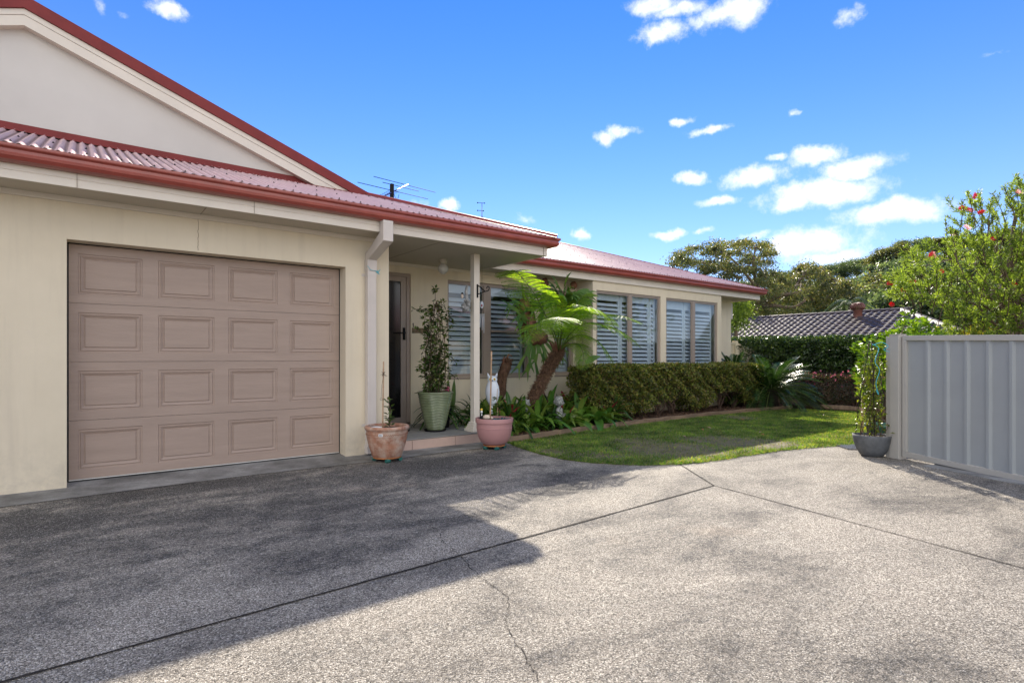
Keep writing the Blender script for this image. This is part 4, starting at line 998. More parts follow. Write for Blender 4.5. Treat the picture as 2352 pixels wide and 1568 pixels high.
# ---------------------------------------------------------------- hedges
def hedge_leaves(x0, x1, y0, y1, z0, z1, n, lsz, mat, root, rnd=.06, ndepth=.07, wob=.05, ang=0, bottom=None, holes=.3):
    L = Leaves(); cx, cy, cz = (x0+x1)/2, (y0+y1)/2, (z0+z1)/2; hx, hy, hz_ = (x1-x0)/2, (y1-y0)/2, (z1-z0)/2
    areas = np.array([hx*hz_, hx*hz_*.7, hy*hz_, hy*hz_, hx*hy*1.2, hx*hy*.4]); f = rng.choice(6, n, p=areas/areas.sum()); u = rng.uniform(-1, 1, n); v = rng.uniform(-1, 1, n)
    P = np.zeros((n, 3)); N = np.zeros((n, 3))
    for k, (ax, sg) in enumerate(((1, -1), (1, 1), (0, -1), (0, 1), (2, 1), (2, -1))):
        m = f == k; o = [a for a in (0, 1, 2) if a != ax]; P[m, ax] = sg; P[m, o[0]] = u[m]; P[m, o[1]] = v[m]; N[m, ax] = sg
    P = P*np.array([hx, hy, hz_])
    # round the corners
    q = np.abs(P)-(np.array([hx, hy, hz_])-rnd); out = np.clip(q, 0, None); l = np.linalg.norm(out, axis=1, keepdims=True); sc_ = np.where(l > rnd, rnd/np.maximum(l, 1e-6), 1)
    P = np.sign(P)*(np.clip(np.abs(P), None, np.array([hx, hy, hz_])-rnd)+out*sc_)
    w1 = np.sin(P[:, 0]*7+P[:, 2]*9)*np.sin(P[:, 0]*3.1+1+P[:, 2]*5)+.6*np.sin(P[:, 0]*17+P[:, 2]*23+P[:, 1]*19)
    P += N*(w1*wob*.5*np.where(f == 4, .3, 1))[:, None]-N*(rng.random((n, 1))**1.6*ndepth)
    P += np.array([cx, cy, cz])
    keep = (np.sin(P[:, 0]*5.3+1)*np.sin(P[:, 2]*8+P[:, 0]*4)+rng.normal(size=n)*.6) > -1.1-holes
    if bottom is not None: keep &= P[:, 2] > bottom(P[:, 0], P[:, 1])
    P = P[keep]; N = N[keep]; n = len(P)
    D = unit(N*.6+rdir(n)*.9+np.array([0, 0, .25])); L.add(P, D, unit(N+rdir(n)*.7), lsz*rng.uniform(.7, 1.3, n), lsz*rng.uniform(.45, .65, n), .2)
    return L.build('foliage', mat, root)
HX0, HX1, HY0, HY1 = 6.50, 11.62, 6.20, 6.80
hd = thing('clipped_hedge', 'long low clipped hedge under the bay windows with bare stems at its foot', 'hedge', (9, 6.5, .05))
def hbot(x, y):
    return .32+.13*np.sin(x*3.1+.4)+.10*np.sin(x*7.3)+.32*np.clip((x-9.9)/.5, 0, 1)*np.clip((11.0-x)/.4, 0, 1)-9
def hbot(x, y): return .16+.11*np.sin((x+9)*3.1+.4)+.09*np.sin((x+9)*7.3)+.30*np.exp(-((x-1.05)/.28)**2)+.12*np.exp(-((x+.6)/.2)**2)
hedge_leaves(HX0-9-.12, HX1-9, HY0-6.5, HY1-6.5, .10, .99-.05-.03, 52000, .046, M['leaf_hedge'], hd, .07, .15, .15, bottom=hbot)
stx = [6.7, 11.3, 6.95, 7.35, 7.8, 8.35, 8.8, 9.3, 9.75, 10.35, 10.85]
for x in stx:
    mb = MB(); x0 = x-9+random.uniform(-.08, .08)
    for k in range(6):
        mb.tube([(x0+random.uniform(-.03, .03), random.uniform(-.05, .05), -.02), (x0+random.uniform(-.1, .1), random.uniform(-.1, .05), .15), (x0+random.uniform(-.25, .25), random.uniform(-.2, .2), .38), (x0+random.uniform(-.38, .38), random.uniform(-.26, .24), .75)], [.022, .016, .010, .004], 6)
    mb.build('stem', M['stem'], hd, True)
L = Leaves(); n = 9000
P = np.stack([rng.uniform(HX0-9, HX1-9, n), rng.uniform(-.24, .2, n), rng.uniform(.25, .86, n)], 1)
L.add(P, unit(np.stack([rng.normal(size=n)*.5, rng.normal(size=n)*.5, np.ones(n)], 1)), rdir(n), rng.uniform(.05, .16, n), .006, .1); L.build('twigs', M['stem'], hd)['kind'] = 'stuff'
L = Leaves(); n = 9000
P = np.stack([rng.uniform(HX0-8.95, HX1-9.05, n), rng.uniform(-.2, .2, n), rng.uniform(.40, .84, n)], 1); P = P[P[:, 2] > hbot(P[:, 0], 0)+.12]; n = len(P)
L.add(P, rdir(n), rdir(n), .05, .035, .2); L.build('inner_foliage', M['leaf_hedge'], hd)['kind'] = 'stuff'
# green wire-handled thing on hedge top
q = PY(1345, 826, 6.75)
hbk = thing('hanging_basket', 'small green leaf and wire hoop poking above the left end of the hedge', 'basket', tuple(q))
mb = MB(); mb.tube(bez([(-.17, 0, -.1), (-.10, 0, .08), (.02, 0, .11), (.12, 0, .02), (.16, 0, -.02)], 14), .008, 6); mb.build('hoop', M['greenstem'], hbk, True)
L = Leaves(); L.strap([(-.02, -.02, -.05), (.08, -.03, .0), (.18, -.04, .04), (.30, -.05, .06)], [.05, .10, .09, .02], (0, -1, .5)); L.strap([(-.2, 0, -.06), (-.12, 0, .0), (-.03, 0, -.02)], [.02, .05, .01], (0, -1, .4)); L.build('leaf', M['leaf_stag'], hbk)
# cycads
cy = thing('cycad', 'large spreading cycad at the right end of the clipped hedge', 'cycad', (11.75, 6.15, .05))
mb = MB(); mb.tube([(0, 0, 0), (0, 0, .35)], [.16, .14], 14, wob=.15); mb.build('trunk', M['darkbark'], cy, True)
cycad_fronds(cy, 74, 1.25, .34, -.12, 1.05)
cy = thing('cycad', 'darker upright cycad against the house corner behind the hedge', 'cycad', (11.72, 7.0, .05))
mb = MB(); mb.tube([(0, 0, 0), (0, 0, .6)], [.14, .13], 14, wob=.15); mb.build('trunk', M['darkbark'], cy, True)
cycad_fronds(cy, 30, .8, .58, .45, 1.25)
# back hedge: separate clipped camellia trees
for i, (x, y, hx, hy, zt, lab) in enumerate([(14.1, 4.2, .55, .95, 1.56, 'clipped camellia at the right of the back hedge, forked pale trunk'), (14.15, 6.0, .55, .95, 1.57, 'clipped camellia in the middle of the back hedge'), (14.25, 7.95, .6, 1.1, 1.60, 'clipped camellia at the left of the back hedge by the cream fence'), (14.3, 10.2, .6, 1.3, 1.62, 'far clipped camellia seen over the cream fence'), (14.1, 2.5, .5, .9, 1.5, 'clipped camellia partly hidden behind the climbing plant')]):
    t = thing('camellia_tree', lab, 'shrub', (x, y, .05))
    hedge_leaves(-hx, hx, -hy, hy, .72, zt-.05, 15000, .062, M['leaf_dark'], t, .22, .22, .14, holes=.2)
    L = Leaves(); n = 2500; P = rng.uniform(-1, 1, (n, 3))*np.array([hx*.8, hy*.85, .3])+np.array([0, 0, 1.12]); L.add(P, rdir(n), rdir(n), .09, .06, .2); L.build('inner_foliage', M['leaf_dark'], t)['kind'] = 'stuff'
    mb = MB(); branchy(mb, (0, 0, -.02), [(-.2, -.35, .95), (.05, .4, 1.0), (.1, -.05, 1.0)], .055, .1); mb.build('trunk', M['palebark'], t, True)
for i, (x, y, hy, lab) in enumerate([(12.95, 3.9, .75, 'pink-flowering reddish shrub right of its row'), (12.98, 5.25, .75, 'pink-flowering reddish shrub nearest the big cycad'), (12.95, 2.5, .75, 'pink-flowering shrub hidden behind the potted climber')]):
    t = thing('azalea', lab, 'shrub', (x, y, .05))
    hedge_leaves(-.36, .36, -hy, hy, .02, .66, 11000, .04, M['leaf_azalea'], t, .15, .15, .14, holes=.3)
    L = Leaves(); n = 110; P = np.stack([rng.uniform(-.36, .1, n), rng.uniform(-hy, hy, n), rng.choice([.68, .66, .5], n)+rng.normal(size=n)*.04], 1)
    for p in P:
        m_ = 5; L.add(np.tile(p, (m_, 1)), rdir(m_), rdir(m_), .028, .024, .2)
    L.build('blossom', M['pinkflower'], t)['kind'] = 'stuff'
# ---------------------------------------------------------------- vines and pots
def pot_at(name, label, prof, mat, loc, cat='plant pot', n=48, wave=None, partname='pot'):
    root = thing(name, label, cat, loc); mb = MB(); mb.lathe(prof, n, wave=wave); o = mb.build(partname, mat, root, True); return root, o
# terracotta
tl = (2.616, 5.597, .0)
tc_, body = pot_at('terracotta_pot', 'large weathered terracotta pot beside the garage downpipe', [(0, .075), (.15, .052), (.158, .06), (.19, .16), (.212, .25), (.214, .27), (.217, .275), (.220, .285), (.219, .33), (.224, .338), (.232, .345), (.236, .358), (.234, .372), (.226, .380), (.208, .380), (.202, .37), (.198, .33), (0, .33)], M['terra'], tl)
body.data.set_sharp_from_angle(angle=R(50))
mb = MB()
for k in range(70):
    a = 2*math.pi*k/70; mb.tube([(math.cos(a)*.218, math.sin(a)*.218, .292), (math.cos(a+.04)*.2195, math.sin(a+.04)*.2195, .305), (math.cos(a+.08)*.218, math.sin(a+.08)*.218, .292)], .0035, 5)
mb.build('rim_pattern', M['terradark'], tc_, True)['kind'] = 'stuff'
mb = MB(); mb.lathe([(0, .342), (.197, .342)], 32); mb.build('soil', M['soil'], tc_)
def onpot(px, py, R_): # angle on the pot facing camera at pixel px
    return None
va = math.atan2(-5.597, -2.616)
def sticker(root, r, ang, z0, z1, da, mat, rr=.0015, name='sticker'):
    mb = MB(); P = [(math.cos(ang+da*t)*(r+rr), math.sin(ang+da*t)*(r+rr)) for t in (-1, 0, 1)]
    for a, b in zip(P, P[1:]): mb.quad((a[0], a[1], z0), (b[0], b[1], z0), (b[0], b[1], z1), (a[0], a[1], z1))
    return mb.build(name, mat, root)
stk = sticker(tc_, .2215, va-.30, .288, .315, .10, M['whitelabel'])
mb = MB()
for k in range(9):
    a = va-.30-.07+k*.0155; mb.quad((math.cos(a)*.2245, math.sin(a)*.2245, .293), (math.cos(a+.007)*.2245, math.sin(a+.007)*.2245, .293), (math.cos(a+.007)*.2245, math.sin(a+.007)*.2245, .308), (math.cos(a)*.2245, math.sin(a)*.2245, .308))
mb.build('bar_marks', M['black'], stk)
def caddy(loc, r, mat, angs, label):
    root = thing('pot_caddy', label, 'pot caddy', loc); mb = MB(); mb.lathe([(0, .040), (r, .040), (r, .052), (0, .052)], 24); mb.build('tray', mat, root)
    for a in angs:
        m = MB(); c = Vector((math.cos(a)*r*.92, math.sin(a)*r*.92, .021)); d = Vector((-math.sin(a+.5), math.cos(a+.5), 0))*.014
        m.tube([c-d*1.6, c+d*1.6], .021, 14); m.box(c.x-.010, c.x+.010, c.y-.010, c.y+.010, .035, .044); m.build('castor', M['castor'], root, False)
    return root
caddy(tl, .15, M['orange'], [va+.05, va+1.4, va+3.2, va-1.7], 'rolling caddy with green castors under the terracotta pot')
ps = thing('sapling', 'young leafy sapling tied up in the terracotta pot', 'plant', (tl[0]+.03, tl[1]-.02, .34))
mb = MB(); sp0 = bez([(0, 0, 0), (-.02, 0, .1), (.0, 0, .2), (-.04, .0, .34)], 12); mb.tube(sp0, list(np.linspace(.007, .003, 13)), 6); mb.build('stem', M['stem'], ps, True)
L = Leaves(); n = 46; k = rng.integers(1, 12, n); P = np.array([tuple(sp0[i]) for i in k]); D = rdir(n); D[:, 2] = np.abs(D[:, 2])*.6; L.add(P+D*.02, D, np.array([0, 0, 1.])+rdir(n)*.3, rng.uniform(.04, .075, n), .034, .25); L.build('foliage', M['leaf_vine'], ps)
def cane(loc, h, lean, label, cat='stake', r=.008, name='bamboo_stake'):
    mb = MB(); P = [Vector((lean[0]*t, lean[1]*t, h*t)) for t in np.linspace(0, 1, 9)]; mb.tube(P, r, 8)
    for p in P[1:-1:2]: mb.tube([p-Vector((0, 0, .004)), p+Vector((0, 0, .004))], r*1.3, 8)
    o = mb.build(name, M['bamboo'], None, True); o.location = loc; return tag(o, label, cat)
cb = PZ(879, 976, 5.98); cane((cb.x, cb.y, .34), PZ(881, 830, 5.98).z-.34, (.01, 0), 'bamboo stake standing in the terracotta pot')
tw = PZ(881, 858, 5.96); mb = MB()
for k in range(16): mb.tube([Vector([random.uniform(-.015, .015) for _ in range(3)]), Vector([random.uniform(-.03, .03) for _ in range(3)])], .002, 4)
mb.tube([(0, -.005, 0), (-.02, 0, -.12), (-.028, 0, -.26)], .0015, 4); mb.tube([(-.028+.012*math.cos(a), 0, -.27+.012*math.sin(a)) for a in np.linspace(0, 6.28, 10)], .0015, 4)
o = mb.build('plant_tie', M['stem'], None, True); o.location = tw; tag(o, 'knotted tie and wire hook hanging from the bamboo stake in the terracotta pot', 'plant tie')
for (dx, dy, mt, lab) in ((-.09, .02, M['whitelabel'], 'pale round lid lying on the soil of the terracotta pot'), (.11, .01, M['black'], 'black saucer lying on the soil of the terracotta pot')):
    mb = MB(); mb.lathe([(0, 0), (.05, 0), (.06, .018), (.055, .018), (.046, .006), (0, .006)], 20); o = mb.build('saucer', mt, None, True); o.location = (tl[0]+dx*.8-dy*.6, tl[1]-dx*.6+dy*.8, .343); tag(o, lab, 'saucer')
# pink pot
pl = (3.996, 5.54, 0)
pk, body = pot_at('pink_pot', 'pink plastic pot with a thick rim in front of the porch post', [(0, .075), (.10, .050), (.125, .054), (.165, .085), (.198, .15), (.213, .22), (.216, .255), (.2195, .257), (.2195, .262), (.2165, .264), (.217, .30), (.2175, .318), (.229, .322), (.231, .368), (.228, .374), (.214, .374), (.211, .33), (0, .33)], M['pink'], pl)
body.data.set_sharp_from_angle(angle=R(50))
mb = MB(); mb.lathe([(0, .345), (.210, .345)], 32); mb.build('soil', M['soil'], pk)
va2 = math.atan2(-5.54, -3.996)
caddy(pl, .135, M['orange'], [va2+.25, va2-1.0, va2+2, va2+3.6], 'rolling caddy with green castors under the pink pot')
cp_ = PZ(1126, 962, 6.83); cane((cp_.x, cp_.y, .34), PZ(1131, 806, 6.83).z-.34, (.012, -.01), 'bamboo stake standing in the pink pot', r=.0095)
mb = MB()
for k in range(26): mb.ball((random.uniform(-.02, .17), random.uniform(-.09, .06), .352), random.uniform(.010, .018), 8)
o = mb.build('glass_pebbles', paint('teal_glass', (.02, .07, .09), .08, .6, 50), None, True); o.location = pl; tag(o, 'dark teal glass pebbles heaped on the soil of the pink pot', 'pebbles', kind='stuff')
ps = thing('sapling', 'small dark-leaved seedling in the pink pot', 'plant', (pl[0]+.06, pl[1]+.03, .345))
mb = MB(); sp0 = bez([(0, 0, 0), (.01, 0, .12), (.0, 0, .24), (.01, .0, .38)], 12); mb.tube(sp0, list(np.linspace(.005, .003, 13)), 6); mb.build('stem', M['bamboo'], ps, True)
L = Leaves(); n = 34; k = rng.integers(3, 10, n); P = np.array([tuple(sp0[i]) for i in k]); D = rdir(n); D[:, 2] *= .4; L.add(P+D*.01, D, np.array([0, 0, 1.])+rdir(n)*.3, rng.uniform(.04, .09, n), .034, .25); L.build('foliage', M['leaf_vine'], ps)
# shell and figurine
q = PZ(1119, 951, 6.85)
mb = MB(); mb.ball((0, 0, 0), .042, 20, (1.25, .9, .75), lambda d: 1+.07*math.sin(14*math.atan2(d.y, d.x)*.5+d.z*9)); mb.ball((.05, 0, -.01), .02, 12, (1.2, 1, .9)); o = mb.build('sea_shell', M['shell'], None, True); o.location = (q.x, q.y, .378); o.rotation_euler = (0, 0, -.6); tag(o, 'pale ribbed sea shell sitting in the pink pot', 'shell')
q = PZ(1106, 962, 6.86); pg = thing('bird_figurine', 'small black and white bird figurine with yellow head in the pink pot', 'figurine', (q.x, q.y, .352))
mb = MB(); mb.lathe([(0, 0), (.026, 0), (.024, .02), (.015, .045), (.013, .085), (.010, .10), (0, .103)], 14); mb.build('body', M['black'], pg, True)
mb = MB(); mb.ball((-.002, -.004, .09), .0145, 12, (1, 1, 1.3)); mb.ball((-.004, -.010, .055), .008, 10, (1, 1, 1.6)); mb.build('belly', M['whitelabel'], pg, True)
mb = MB(); mb.ball((0, 0, .118), .016, 12); mb.tube([(-.004, -.012, .117), (-.006, -.026, .114)], [.006, .001], 6); mb.build('head', M['yellow'], pg, True)
# owl decoy
q = PY(1131, 935, 6.35); ow = thing('owl_decoy', 'white plastic owl decoy with yellow eyes behind the pink pot', 'owl decoy', (q.x, q.y, PY(1131, 935, 6.35).z)); ow.rotation_euler = (0, 0, math.atan2(q.y, q.x)-R(90))
zb = lambda y: PY(1131, y, 6.35).z-q.z
zt = zb(866); h = zt
mb = MB(); mb.lathe([(.0, .02), (.045, .03), (.075, .09), (.095, .16), (.10, .22), (.09, .29), (.072, .335), (.062, .36)], 24, wave=lambda r, z, a: r*(1-.35*abs(math.sin(a))))
mb.build('body', M['owl'], ow, True)
mb = MB(); mb.ball((0, 0, .385), .070, 20, (1, .7, .78)); 
for s in (-1, 1): mb.tube([(s*.045, 0, .42), (s*.062, 0, .455), (s*.066, 0, .48)], [.022, .012, .002], 8)
mb.build('head', M['owl'], ow, True)
mb = MB(); mb.add([(-.03, 0, .05), (.0, 0, .05), (.01, 0, -.09), (-.03, 0, -.09), (-.03, .02, .05), (0, .02, .05), (.01, .02, -.09), (-.03, .02, -.09)], [(0, 1, 2, 3), (7, 6, 5, 4), (0, 4, 5, 1), (1, 5, 6, 2), (2, 6, 7, 3), (3, 7, 4, 0)]); mb.build('tail', M['owl'], ow)
for s in (-1, 1):
    mb = MB(); mb.ball((s*.028, -.044, .392), .0165, 14, (1, .4, 1)); e = mb.build('eye', M['yellow'], ow, True); mb = MB(); mb.ball((s*.028, -.050, .392), .008, 10, (1, .4, 1)); mb.build('pupil', M['black'], e, True)
mb = MB(); mb.tube([(0, -.048, .378), (0, -.058, .362)], [.008, .001], 6); mb.build('beak', M['black'], ow, True)
# cherub statues
def cherub(px, py, Y, s, label, rot):
    q = PY(px, py, Y); o = thing('cherub_statue', label, 'statue', tuple(q)); o.rotation_euler = (0, 0, rot); o.scale = (s, s, s)
    mb = MB()
    mb.lathe([(.07, -.30), (.075, -.26), (.065, -.2), (.07, -.15), (.062, -.10), (.03, -.075), (.026, -.06)], 18, wave=lambda r, z, a: r*(1+.06*math.sin(a*7+z*60))*(1-.15*abs(math.sin(a))))
    for sd in (-1, 1): mb.tube([(sd*.06, 0, -.10), (sd*.085, -.02, -.17), (sd*.05, -.07, -.20), (sd*.01, -.08, -.16)], [.024, .022, .018, .014], 8)
    b = mb.build('body', M['stone'], o, True)
    mb = MB(); mb.ball((0, 0, 0), .062, 22, (.92, 1, 1.08), lambda d: 1+(.05 if d.y < -.7 and abs(d.z+.35) < .2 else 0)); mb.ball((0, -.063, -.012), .010, 8); mb.ball((.028, -.05, -.022), .018, 8); mb.ball((-.028, -.05, -.022), .018, 8); mb.ball((0, -.055, -.038), .010, 8, (1.3, 1, .6)); mb.build('head', M['stone'], o, True)
    mb = MB()
    for k in range(60):
        d = rdir(1)[0]
        if d[1] < -.35 and d[2] < .6: continue
        if d[2] < -.5: continue
        mb.ball(tuple(d*np.array([.058, .062, .068])), .015, 8)
    mb.build('hair', M['stone'], o, True)
    for dx in (-.024, .024):
        m = MB(); m.ball((dx, -.058, .004), .008, 8, (1, .5, .7)); m.build('eye', M['soil'], o, True)
cherub(1284, 922, 6.25, 1.12, 'weathered stone cherub with curly hair standing among the bromeliads nearest the hedge', .5)
cherub(1209, 926, 6.5, .9, 'second stone cherub half sunk among leaves left of the tree fern trunk', .2)
# ribbed green pot with vine
gl = (3.72, 6.49, .138)
mb = MB(); mb.lathe([(0, 0), (.135, 0), (.15, .022), (.145, .022), (.13, .008), (0, .008)], 32); o = mb.build('saucer', M['black'], None, True); o.location = gl; tag(o, 'black plastic saucer under the ribbed green pot', 'saucer')
prof = [(0, .03), (.112, .012)]+[(.112+.118*(t**.75)-.004*0, .015+.475*t) for t in np.linspace(0, 1, 120)]+[(.236, .495), (.236, .508), (.226, .512), (.215, .50), (.21, .46), (0, .46)]
GPm = paint('glazed_green', (.185, .22, .115), .18, .18, 6, coat=.6, dirt=((.30, .31, .22), .55, .5))
gp, body = pot_at('ribbed_pot', 'tall glazed green pot with wavy ribs beside the front door', prof, GPm, (gl[0], gl[1], gl[2]+.008), n=90, wave=lambda r, z, a: r+(.0045*math.sin(z*300+1.3*math.sin(a*3)+.9*math.sin(a*7+z*8)) if .02 < z < .485 and r > .11 else 0))
mb = MB(); mb.lathe([(0, .475), (.21, .475)], 24); mb.build('soil', M['soil'], gp)
vn = thing('climbing_vine', 'slender leafy vine climbing a wire frame in the ribbed green pot', 'plant', (gl[0], gl[1], .6))
for k in range(6):
    mb = MB(); a = k*1.047+.3; mb.tube(bez([(.13*math.cos(a), .13*math.sin(a), 0), (.13*math.cos(a+.2), .13*math.sin(a+.2), .5), (.09*math.cos(a+.4), .09*math.sin(a+.4), .95), (.02, 0, 1.25)], 14), .004, 5); mb.build('frame_wire', M['stem'], vn, True)
zs_ = []
L = Leaves(); 
for k in range(26):
    a = random.uniform(0, 6.28); mb_pts = []
    r0 = random.uniform(.06, .15); top = random.uniform(.5, 1.3)
    for t in np.linspace(0, 1, 9):
        mb_pts.append(Vector(((r0+.06*math.sin(t*5+k))*math.cos(a+t*2.5), (r0+.06*math.sin(t*5+k))*math.sin(a+t*2.5), t*top)))
    zs_.append(bez(mb_pts, 24))
m = MB()
for P in zs_: m.tube(P, .0028, 4)
m.build('vine_stem', M['stem'], vn, True)['kind'] = 'stuff'
for P in zs_:
    for p in P[2:]:
        dens = .5+2.2*math.exp(-((p.z-1.12)/.22)**2)+1.3*math.exp(-((p.z-.30)/.28)**2)+.5*math.exp(-((p.z-.72)/.2)**2)
        m_ = rng.poisson(dens*1.15)
        if m_: 
            d = rdir(m_); d[:, 2] = d[:, 2]*.6-.1; q_ = np.tile(np.array(tuple(p)), (m_, 1))+d*rng.uniform(.01, .05, (m_, 1)); L.add(q_, d, np.array([0, 0, 1.])+rdir(m_)*.6, rng.uniform(.05, .085, m_), .042, .25)
for (p0, p1) in (((.0, .0, 1.25), (.0, 0, 1.42)), ((-.05, -.05, 1.05), (-.28, .05, 1.13)), ((0, -.05, .8), (-.26, .04, .86)), ((.05, -.05, .55), (.28, -.05, .45)), ((.05, -.05, 1.0), (.24, -.08, .95)), ((.05, -.05, .2), (.28, -.06, .25)), ((-.05, 0, .3), (-.24, .0, .33))):
    P = bez([p0, (Vector(p0)+Vector(p1))/2+Vector((0, 0, .04)), p1], 8); mm = MB(); mm.tube(P, .003, 4); mm.build('tendril', M['stem'], vn, True)
    for p in P[3:]:
        d = rdir(3); L.add(np.tile(np.array(tuple(p)), (3, 1))+d*.01, d, np.array([0, 0, 1.])+rdir(3)*.5, .058, .036, .25)
L.build('foliage', M['leaf_vine'], vn)
# door mat
mb = MB()
P = [(2.95, 6.70), (3.42, 6.70)]+[(3.42-.0-.47*(1-math.cos(a)), 6.70+.0-.0) for a in (0,)]
mb.prism([(2.98, 6.62), (3.40, 6.62), (3.46, 6.70), (3.46, 7.22), (2.98, 7.22)], 0, .014); o = mb.build('door_mat', M['mat'], None, bevel=.004); o.location = (0, 0, .139); tag(o, 'dark coir mat on the porch tiles in front of the screen door', 'door mat')
# number and plaque
q = PY(963, 759, YD); pq = thing('house_plaque', 'small bronze plaque on the wall beside the screen door with the number one above it', 'sign', tuple(q))
mb = MB(); a0 = PY(946, 759, YD).x-q.x; a1 = PY(982, 759, YD).x-q.x; mb.box(a0, a1, -.012, -.001, -.038, .038); mb.build('plate', M['brass'], pq, bevel=.003)
nb = PY(949, 747, YD)-q
mb = MB(); mb.box(nb.x-.004, nb.x+.005, -.008, -.001, nb.z-.03, nb.z+.032); mb.add([(nb.x-.016, -.006, nb.z+.018), (nb.x-.004, -.006, nb.z+.032), (nb.x-.004, -.006, nb.z+.022), (nb.x-.014, -.006, nb.z+.010)], [(0, 3, 2, 1)]); mb.build('number', M['black'], pq)
# hook, chime, driftwood bird on the post
q = Vector((4.125, 6.10, 2.0)); zt = PY(1088, 652, 6.1).z; zb_ = PY(1088, 683, 6.1).z
hk = thing('hook_bracket', 'black iron hanging-basket bracket on the porch post', 'bracket', (4.125, 6.098, (zt+zb_)/2))
hh = (zt-zb_)/2
mb = MB(); mb.box(-.012, .012, -.008, 0, -hh, hh); mb.build('plate', M['black'], hk, bevel=.003)
mb = MB(); mb.tube([(0, -.006, -.5*hh), (0, -.15, -.28*hh), (0, -.24, -.22*hh)], .006, 6); mb.tube([(0, -.006, .8*hh), (0, -.05, .62*hh), (0, -.10, .25*hh), (0, -.17, -.2*hh)], .008, 6)
mb.tube([(0, -.24+.028*math.sin(a), -.22*hh+.028-.028*math.cos(a)) for a in np.linspace(0, -4.6, 12)], .0065, 6); mb.build('arm', M['black'], hk, True)
q = PY(1107, 700, 6.75); wc_ = thing('wind_chime', 'wind chime with white hollow tubes hanging beside the porch post', 'wind chime', tuple(q))
mb = MB(); mb.tube([(0, 0, SZ-q.z), (0, 0, .03)], .0015, 4); mb.tube([(-.03, 0, -.12), (0, 0, -.03), (.03, 0, -.12)], .002, 4); mb.build('cord', M['black'], wc_)
mb = MB(); mb.ball((0, 0, .0), .05, 16, (.55, .3, 1.1)); mb.build('ornament', M['owl'], wc_, True)
mb = MB(); mb.ball((-.012, -.012, -.01), .02, 12, (.6, .4, 1)); mb.build('red_breast', paint('dark_red_paint', (.3, .02, .05), .5), wc_, True)
for k, (dx, dy, l) in enumerate(((-.032, 0, .20), (-.012, -.02, .24), (.012, .02, .20), (.032, 0, .17), (.02, -.02, .28))):
    m = MB(); m.tube([(dx, dy, -.13), (dx, dy, -.13-l)], .0055, 8); m.build('tube', M['owl'], wc_, True)
q = PY(1071, 690, 6.13); dw = thing('driftwood_ornament', 'driftwood perch fixed to the left face of the porch post', 'ornament', tuple(q))
mb = MB(); mb.tube(bez([(.02, 0, .20), (.0, 0, .12), (.01, 0, .04), (-.01, 0, -.02)], 10), [.012, .014, .018, .016, .02, .02, .018, .02, .025, .03, .028], 9, wob=.3)
for k in range(22): mb.ball((random.uniform(-.05, .03), random.uniform(-.04, .03), random.uniform(-.13, .0)), random.uniform(.012, .028), 8, (1, 1, 1), lambda d: 1+random.uniform(-.2, .2))
mb.build('driftwood', M['stone'], dw, True)
bd = thing('bird_ornament', 'tiny cream bird with dark head perched on the driftwood', 'ornament', tuple(q+Vector((-.075, -.02, .03))))
mb = MB(); mb.ball((0, 0, .02), .022, 14, (.8, .8, 1.4)); mb.build('body', M['shell'], bd, True); mb = MB(); mb.ball((0, 0, .055), .014, 12); mb.tube([(-.008, -.008, .055), (-.022, -.018, .053)], [.004, .001], 5); mb.build('head', M['black'], bd, True)
# ---------------------------------------------------------------- lawn
pol = np.array(lp); x0, y0 = pol.min(0); x1, y1 = pol.max(0)
def patch(x, y):
    d = np.zeros_like(x)
    for (px, py, rx, ry, k) in ((1560,1035,130,16,.95),(1640,1012,85,9,.9),(1725,1022,110,10,.9),(1460,1018,60,9,.75),(1400,1050,70,7,.7),(1270,1040,40,6,.6),(1690,960,40,5,.7),(1820,1030,60,7,.5)):
        c = G(px, py); a = (G(px+rx, py)-c).length; ev = (G(px, py-ry)-c).length
        fx = (x-c.x)*S_-(y-c.y)*C_; fy = (x-c.x)*C_+(y-c.y)*S_
        d = np.maximum(d, k*np.clip(1.5-np.sqrt((fx/a)**2+(fy/ev)**2), 0, 1))
    return d
def scatter(n, pol_):
    px = rng.uniform(x0, x1, n); py = rng.uniform(y0, y1, n); m = in_poly(px, py, pol_); return px[m], py[m]
L = Leaves(); px, py = scatter(300000, [tuple(p) for p in pol])
nz_ = np.sin(px*2.7+py*1.3)*np.sin(py*3.9-px)+.6*np.sin(px*9+py*7)*np.sin(py*11-px*5)+.4*np.sin(px*31)*np.sin(py*29)
keep = rng.random(len(px)) < np.clip(1.0-patch(px, py)*1.25+nz_*.22, .06, 1)
px, py = px[keep], py[keep]; n = len(px)
D = np.stack([rng.normal(size=n)*.55, rng.normal(size=n)*.55, np.ones(n)], 1)
hgt = rng.uniform(.018, .042, n)
L.add(np.stack([px, py, np.full(n, .008)], 1), D, unit(np.stack([rng.normal(size=n), rng.normal(size=n), np.full(n, .3)], 1)), hgt, .0065, .1)
o = L.build('lawn_grass', M['grass'], None); tag(o, 'green mown grass with worn patches covering the lawn', 'grass', kind='stuff')
L = Leaves(); px, py = scatter(60000, [tuple(p) for p in pol]); keep = rng.random(len(px)) < np.clip(patch(px, py)*1.1, .03, 1)*.8; px, py = px[keep], py[keep]; n = len(px)
L.add(np.stack([px, py, np.full(n, .012)], 1), np.stack([rng.normal(size=n), rng.normal(size=n), np.full(n, .35)], 1), np.tile([0, 0, 1.], (n, 1))+rdir(n)*.3, rng.uniform(.02, .045, n), .006, .1)
o = L.build('dry_grass', M['drygrass'], None); tag(o, 'straw-coloured dead grass in the worn parts of the lawn', 'grass', kind='stuff')
